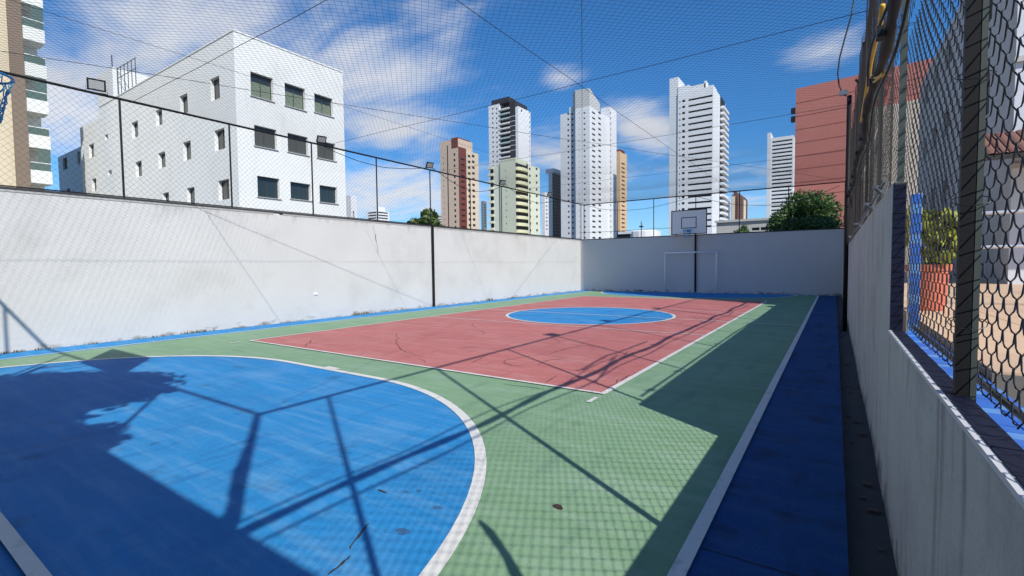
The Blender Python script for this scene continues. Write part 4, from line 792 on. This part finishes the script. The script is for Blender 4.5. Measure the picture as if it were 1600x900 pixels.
for x0, x1, y_, dp in [(1058, 1075, 124, 8), (1075, 1100, 127, 6), (1098, 1101, 123, 5), (1105, 1112, 132, 8)]:
    s0, s1 = run_to(P, UX, x1), run_to(P, UX, x0); bb = MB(); bb.obox(P+UX*s0+UY*.3, UX, s1-s0, UY, dp, zr0-.01, max(zr0+.6, zpix(P, y_))); bb.build('roof_parapet', M_TW, o)
bb = MB(); q = P+UX*.0+UY*(LR*.55); bb.obox(q-UX*0.15, UX, .13, UY, LR*.4, 4, zr0); bb.build('recess_shade_panel', M_FARWIN, o)  # flat dark slab on the face, the recess's shade put into its colour
for y_ in ysl: z = zpix(P, y_); bb = MB(); bb.obox(q-UX*1.9, UX, 1.7, UY, LR*.46, z-1.35, z-.15); bb.build('balcony', M_TW, o)
P = corner(1133, 320); o = empty('grey_slab', (P[0], P[1], 0), 'grey slab block beside the white slab tower', 'tower'); block(o, P, UX, 5, UY, run_to(P, UY, 1139.5), 0, zpix(P, 311), [], pix_ops(P, UY, [(1134.5, 1138.5, y, y+2) for y in rows(316, 4.5, 7)]), mat('slate_cladding2', (0.22, 0.22, 0.24), 0.7))
# brown tower
P = corner(1152, 330); o = empty('brown_tower', (P[0], P[1], 0), 'small dark brown tower with cream vertical strips right of the slab tower', 'tower'); M_BR = mat('brown_cladding', (0.13, 0.065, 0.05), 0.7, 0.1, 0.1); LL = run_to(P, UX, 1142); LR = run_to(P, UY, 1167)
block(o, P, UX, LL, UY, LR, 0, zpix(P, 304), pix_ops(P, UX, [(1146.3, 1150.5, y, y+1.6) for y in rows(311, 4.6, 7)]), pix_ops(P, UY, [(1155.5, 1158.5, y, y+1.6) for y in rows(311, 4.6, 7)]+[(1163, 1166, y, y+1.6) for y in rows(311, 4.6, 7)]), M_BR)
bb = MB(); bb.obox(P-UX*.4-UY*.4+UX*LL*.55, UX, LL*.5, UY, .38, 0, zpix(P, 306)); bb.obox(P-UX*.4+UY*LR*.55, UX, .38, UY, LR*.2, 0, zpix(P, 306)); bb.build('cream_strip', M_RBL, o); bb = MB(); bb.obox(P+UX*1+UY*1, UX, LL-2, UY, LR-2, zpix(P, 304), zpix(P, 299)); bb.build('roof_block', M_BR, o)
# far white banded tower
P = corner(1237, 365); o = empty('white_banded_tower', (P[0], P[1], 0), 'distant white tower with stacked dark bands left of the red building', 'tower'); LL = run_to(P, UX, 1202); block(o, P, UX, LL, UY, 20, 0, zpix(P, 211), tilt_ops(P, UX, [(1204, 1235, y, 1.2) for y in rows(219, 6.05, 22)], P), [], M_TW, rev=.5)
Pn = P+UX*(LL+.05); bb = MB(); bb.obox(Pn-UY*.3, UX, run_to(Pn, UX, 1196.5), UY, 16, 0, zpix(Pn, 207)); bb.build('left_fin', M_TW2, o)
# red building
M_REDB = mat('red_rendered_gable', (0.56, 0.20, 0.155), 0.85, 0.06, 0.15, tint=(0.60, 0.25, 0.195), tint_scale=0.2, tint_amt=0.5); P = corner(1239, 72); a_ = rot2(-UX, math.radians(-8)); o = empty('red_building', (P[0], P[1], 0), 'blank brick red gable wall of a tall building behind the right tree', 'building')
ztr = zpix(P, 139); Lw = 21.0; bb = MB(); bb.obox(P, a_, Lw, rot2(a_, math.pi/2), 14, 0, ztr); bb.build('wall', M_REDB, o); nn = -rot2(a_, math.pi/2)
M_GROOVE = mat('wall_groove', (0.44, 0.145, 0.11), 0.9)
for k in range(1, 10):
    z = ztr-0.2-k*1.95; bb = MB(); bb.obox(P+nn*.035, a_, Lw, -nn, .03, z, z+.06); bb.build('groove', M_GROOVE, o)
for y_ in (171, 184): z = zpix(P, y_); bb = MB(); bb.obox(P-a_*.6, a_, .6, -nn, .6, z-.5, z+.3); bb.build('side_box', M_FARWIN, o)
bb = MB(); bb.obox(P+a_*8+nn*.3, a_, 12, -nn, .28, 0, zpix(P+a_*9, 135)-3); bb.build('cream_base', M_RBL, o)
# low buildings over the far wall
M_LOWG = mat('low_grey_render', (0.46, 0.45, 0.42), 0.85, 0.08, 0.2); P = corner(1207, 62); o = empty('low_grey_building', (P[0], P[1], 0), 'low grey building with slit windows just over the far wall', 'building'); LL = run_to(P, UX, 1119); block(o, P, UX, LL, UY, 8, 0, zpix(P, 341), pix_ops(P, UX, [(1174, 1186, 355.5, 360), (1188, 1206, 354.5, 359.5)]), [], M_LOWG)
bb = MB(); bb.obox(P-UY*.25-UX*.2, UX, LL+.4, UY, .2, zpix(P, 343.5), zpix(P, 340)); bb.build('cornice', M_LOWG, o)
P = corner(1012, 75); o = empty('low_white_building', (P[0], P[1], 0), 'low white roof with a dark opening over the far wall left of the backboard', 'building'); LL = run_to(P, UX, 965); bb = MB(); bb.obox(P+UX*LL*.45, UX, LL*.55, UY, 6, 0, zpix(P, 364)); bb.build('dark_opening', M_FARWIN, o); bb = MB(); bb.obox(P-UX*.4+UX*LL*.4-UY*.2, UX, LL*.65, UY, 6.4, zpix(P, 364), zpix(P, 360)); bb.build('roof', M_TW2, o)
bb = MB(); k = 9; V = []
for z, r_ in ((0, 1), (zpix(P, 361), 1), (zpix(P, 358.5), .75)):
    V += [(P[0]+UX[0]*LL*.25+2.6*r_*math.cos(t), P[1]+2+2.6*r_*math.sin(t), z) for t in np.linspace(0, 2*math.pi, 16, endpoint=False)]
bb.add(V, [(r_*16+j, r_*16+(j+1) % 16, (r_+1)*16+(j+1) % 16, (r_+1)*16+j) for r_ in (0, 1) for j in range(16)]+[tuple(range(32, 48))]); bb.build('round_tank', M_TW, o)
q = PD((1002, 360), 72); bb = MB(); bb.tube([(q[0], q[1], 0), (q[0], q[1], zpix(q, 346))], 0.06, 6); bb.tube([(q[0]-.3, q[1], zpix(q, 354)), (q[0]+.3, q[1], zpix(q, 354))], .12, 6); bb.build('antenna_pole', M_STEEL, label='thin antenna pole on the low white roof', cat='antenna')
# ------------------------------------------------------------------ terrace and building on the right
ZT = 1.05
tr = empty('terrace', (4, 11, 0), kind='structure')
bb = MB(); bb.box(0.76, 14, 3.80, 40, -0.1, ZT-0.012); bb.build('terrace_base', mat('terrace_edge', (0.16, 0.14, 0.12), 0.9, 0.2, 4), tr)
M_TAN2 = mat('tan_terrace_tile_b', (0.58, 0.40, 0.265), 0.55, 0.10, 1.6)
for i in range(8):
    for j in range(16):
        w = 0.75; x = 0.77+i*w; y = 3.82+j*w; bb_m = box_mesh(w-0.012, w-0.012, 0.014, M_TAN if (i*7+j*3) % 5 else M_TAN2); link_mesh('floor_tile', bb_m, (x+w/2, y+w/2, ZT-0.012), tr)
bb = MB(); bb.box(6.77, 14, 3.8, 40, ZT-0.012, ZT); bb.box(0.77, 6.77, 15.85, 40, ZT-0.012, ZT); bb.build('terrace_paving', M_TAN, tr)
kb = empty('pool_kerb', (0.66, 3, 0), 'blue tiled kerb running along the foot of the chain link fence', 'kerb')
bb = MB(); bb.box(0.545, 0.75, -3, 6.05, -0.1, ZT-0.06); bb.box(0.75, 14, -6, 3.62, -0.1, 0.86); bb.build('kerb_body', M_GROUT, kb)
t_ = box_mesh(0.092, 0.092, 0.012, M_BTILE); t2_ = box_mesh(0.092, 0.092, 0.012, M_BTILE2)
for i in range(2):
    for j in range(60):
        y = 0.3+j*0.097
        if y < 6.0: link_mesh('kerb_tile', t_ if (i+j*3) % 4 else t2_, (0.597+i*0.1, y, ZT-0.06+0.001*((i+j) % 3)), kb)
for i in range(12):
    for j in range(7):
        link_mesh('ledge_tile', t_ if (i*3+j*5) % 4 else t2_, (0.80+i*0.097, 3.56-j*0.097, 0.86+0.001*((i+j) % 3)), kb)
pc = empty('tiled_pillar', (0.64, 6.02, ZT-0.06), 'narrow bright blue tiled pillar beyond the chain link fence', 'pillar')
zpt = float(PY((1428, 302), 5.95)[2]); bb = MB(); bb.box(0.595, 0.68, 5.98, 6.10, 0.9, zpt); bb.build('pillar_body', M_GROUT, pc)
me1 = box_mesh(0.08, 0.012, 0.088, M_BTILE); me2 = box_mesh(0.08, 0.012, 0.088, M_BTILE2); z = ZT-0.05; k = 0
while z < zpt-0.05: link_mesh('pillar_tile', me1 if k % 3 else me2, (0.637, 5.974, z), pc); z += 0.096; k += 1
pp = PZ((1461, 487), ZT); ptx, pty = float(pp[0])-0.05, float(pp[1])+0.25; pot = empty('plant_pot', (ptx, pty, ZT), 'tall terracotta pot on the tan terrace beyond the fence', 'pot')
bb = MB(); bb.lathe((ptx, pty, ZT+.002), [(0.0, 0), (0.17, 0), (0.18, 0.02), (0.215, 0.50), (0.235, 0.52), (0.24, 0.60), (0.21, 0.60), (0.20, 0.54), (0.0, 0.54)], 24); bb.build('pot_body', M_POT, pot, smooth=False)
def leaf_cloud(centres, n, size, rnd, flat=0.5):
    """leaf quads scattered on and in a set of ellipsoid clumps"""
    V = []; A = []
    C_ = np.array([c[:3] for c in centres]); R_ = np.array([c[3:6] for c in centres]); wts = np.array([c[3]*c[4]+c[4]*c[5]+c[3]*c[5] for c in centres]); wts /= wts.sum()
    idx = rnd.choice(len(centres), n, p=wts); d = rnd.normal(size=(n, 3)); d /= np.linalg.norm(d, axis=1)[:, None]; rad = rnd.uniform(0.35, 1.08, n)**0.5
    P_ = C_[idx]+d*R_[idx]*rad[:, None]; nv = d+rnd.normal(0, flat, (n, 3)); nv /= np.linalg.norm(nv, axis=1)[:, None]
    t = np.cross(nv, rnd.normal(size=(n, 3))); t /= np.linalg.norm(t, axis=1)[:, None]; s = np.cross(nv, t); L_ = size*rnd.uniform(.6, 1.3, n)[:, None]; W_ = L_*0.32
    droop = np.array([0, 0, -1.0])*L_*0.25
    V = np.stack([P_-t*L_*.5, P_+s*W_, P_+t*L_*.5+droop, P_-s*W_], 1); return V.reshape(-1, 3), np.arange(n*4).reshape(-1, 4), np.clip(rnd.normal(.45, .28, n), 0, 1)
def tree(name, label, base, hgt, rx, rz, n, leaf, material, seed, cat='tree', group=None, trunk=0.16, clumps=22):
    rnd = np.random.default_rng(seed); o = empty(name, base, label, cat, group); bx_, by_, bz_ = base; cz = bz_+hgt-rz; cs = []
    for _ in range(clumps):
        d = rnd.normal(size=3); d /= np.linalg.norm(d); rr = rnd.uniform(.35, .80); s = rnd.uniform(.26, .42); cs.append((bx_+d[0]*rx*rr, by_+d[1]*rx*rr, cz+d[2]*rz*rr, rx*s, rx*s, rz*s*.9))
    cs.append((bx_, by_, cz, rx*.45, rx*.45, rz*.45))
    V, Q, A = leaf_cloud(cs, n, leaf, rnd); quads_obj('crown', V, Q, material, o, attr=A)
    mb_ = MB(); zt2 = cz; mb_.tube([(bx_, by_, bz_), (bx_+.05*rx, by_, bz_+(zt2-bz_)*.5), (bx_, by_+.04*rx, zt2)], [trunk, trunk*.75, trunk*.4], 8)
    for c in cs[:9]: mb_.tube([(bx_, by_, bz_+(zt2-bz_)*.62), ((bx_+c[0])/2, (by_+c[1])/2, (bz_+(zt2-bz_)*.7+c[2])/2), (c[0], c[1], c[2])], [trunk*.45, trunk*.3, trunk*.12], 5)
    mb_.build('trunk', M_BARK, o, smooth=True); return o
pl = empty('potted_plant', (ptx, pty, ZT+.54), 'yellow green shrub growing in the terracotta pot', 'plant'); rnd = np.random.default_rng(3)
V, Q, A = leaf_cloud([(ptx+rnd.uniform(-.2, .22), pty+rnd.uniform(-.25, .25), ZT+.72+rnd.uniform(0, .6), .15, .15, .14) for _ in range(12)], 900, 0.15, rnd); quads_obj('foliage', V, Q, M_LEAF3, pl, attr=A)
bb = MB()
for a in range(5): bb.tube([(ptx, pty, ZT+.54), (ptx+.12*math.cos(a*1.3), pty+.12*math.sin(a*1.3), ZT+.9), (ptx+.25*math.cos(a*1.3), pty+.25*math.sin(a*1.3), ZT+1.25)], .012, 5)
bb.build('stem', M_BARK, pl)
# railing across the terrace
YR = 9.2; rl = empty('railing', (3, YR, ZT), 'white two pipe handrail crossing the tan terrace behind the pot', 'railing')
za, zb2 = float(PY((1500, 335), YR)[2]), float(PY((1500, 387), YR)[2]); xr0 = float(PY((1442, 360), YR)[0]); M_RAILW = mat('satin_steel_pipe', (0.62, 0.64, 0.68), 0.3, 0.05, 3, metal=0.6)
for z in (za, zb2): bb = MB(); bb.tube([(xr0, YR, z), (7, YR, z)], 0.024, 8); bb.lathe((xr0-.01, YR, z-.04), [(0, 0), (.035, .01), (.04, .04), (.035, .07), (0, .08)], 8); bb.build('pipe', M_RAILW, rl)
for x in (xr0+.25, 3.2, 5.2): bb = MB(); bb.tube([(x, YR, ZT), (x, YR, za)], 0.022, 8); bb.build('railing_post', M_RAILW, rl)
# apartment building at the right whose shadow covers the far end
M_APT = mat('grey_apartment_render', (0.50, 0.49, 0.47), 0.85, 0.08, 0.2, tint=(0.40, 0.39, 0.37), tint_scale=.4, tint_amt=.6); M_APT2 = mat('skylit_grey_render', (0.60, 0.62, 0.66), 0.8, 0.05, 0.3)  # front face render: bluish skylight of its shaded side put into the colour
P = np.array([3.9, 18.3]); o = empty('apartment_building', (3.9, 18.3, 0), 'grey apartment block with tiled awning behind the chain link fence', 'building'); ux = np.array([1.0, 0.0])
yA = 3.9/math.tan(math.atan((1487-800)/F_PX)-YAW)
fr = []
for k in range(8):
    z = 8.1+k*2.9; fr += [(0.9, 3.4, z, z+1.3), (4.4, 6.9, z, z+1.3)]
block(o, P, ux, 16, UY, yA-18.3, 0, 30, fr, [(2.6, 4.2, 6.3+k*2.9, 7.6+k*2.9) for k in range(8)], M_APT2, 0.25, M_GLASS, far=False, matl2=M_APT)
Pb = np.array([3.9, yA+.02]); block(o, Pb+ux*.06, ux, 14, UY, 11.0, 0, float(zpix(Pb, 2)), [], [(2+k*3, 3.2+k*3, zq, zq+1.1) for k in range(3) for zq in (4.2, 7.2, 10.2)], M_APT, 0.2, M_GLASS, far=False, name='rear_wing')
for zq in (4.15, 6.95, 9.85, 12.7): bb = MB(); bb.box(3.86, 12, 18.20, 18.298, zq, zq+.14); bb.build('string_course', M_APT, o)
# tiled awning
M_AWT = mat('brown_roof_tile', (0.17, 0.075, 0.055), 0.8, 0.25, 6)
aw = empty('awning', (5, 17.6, 4.4), 'brown tiled awning roof over the apartment entrance', 'awning'); bb = MB(); bb.add([(2.9, 16.6, 4.30), (11, 16.6, 4.30), (11, 18.17, 5.1), (2.9, 18.17, 5.1), (2.9, 16.6, 4.18), (11, 16.6, 4.18), (11, 18.17, 4.98), (2.9, 18.17, 4.98)], [(0,1,2,3),(4,7,6,5),(0,4,5,1),(1,5,6,2),(2,6,7,3),(3,7,4,0)]); bb.build('awning_deck', mat('awning_board', (0.03, 0.025, 0.022), 0.8), aw)
mt_ = MB(); an = np.linspace(0, math.pi, 6); mt_.add([(0.1*math.cos(t), y_, .05*math.sin(t)+(.8/1.57)*(y_)) for y_ in (0, 1.57) for t in an], [(i, i+1, 7+i, 6+i) for i in range(5)]); me = bpy.data.meshes.new('roof_tile'); me.from_pydata(np.concatenate(mt_.v).tolist(), [], mt_.f); me.materials.append(M_AWT)
for i in range(40): link_mesh('roof_tile', me, (3.0+i*.2, 16.59, 4.305), aw)
# ------------------------------------------------------------------ trees
p = PD((664, 340), 26.0); tree('mango_tree', 'leafy mango tree top rising over the sunny left wall', (float(p[0]), float(p[1]), 0), float(zpix(p, 322)), 1.15, 1.15, 2600, 0.26, M_LEAF, 11, group='trees beyond the walls', clumps=14)
p = PD((1262, 330), 36.0); tree('dense_tree', 'large dense green tree over the far wall at the right', (float(p[0]), float(p[1]), 0), float(zpix(p, 297)), 2.75, 2.4, 15000, 0.22, M_LEAF2, 12, group='trees beyond the walls', clumps=46)
p = PD((1152, 355), 44.0); tree('round_bush', 'small round green tree peeping over the far wall right of the backboard', (float(p[0]), float(p[1]), 0), float(zpix(p, 350)), 1.2, 1.0, 2600, 0.16, M_LEAF2, 13, group='trees beyond the walls', clumps=12)
tree('shade_tree', 'leafy tree behind the near end wall, known by its shadow', (-4.1, -2.45, 0), 6.0, 2.5, 1.95, 50000, 0.21, M_LEAF, 14, group='trees beyond the walls', clumps=60)
tree('shadow_fill_bush', 'unseen lower bush added beside the shade tree to fill out its shadow', (-2.3, -1.95, 0), 5.5, 1.25, 1.5, 11000, 0.17, M_LEAF, 15, group='trees beyond the walls', trunk=0.08, clumps=18)  # out of view, added to fill the gap in the foliage shadow
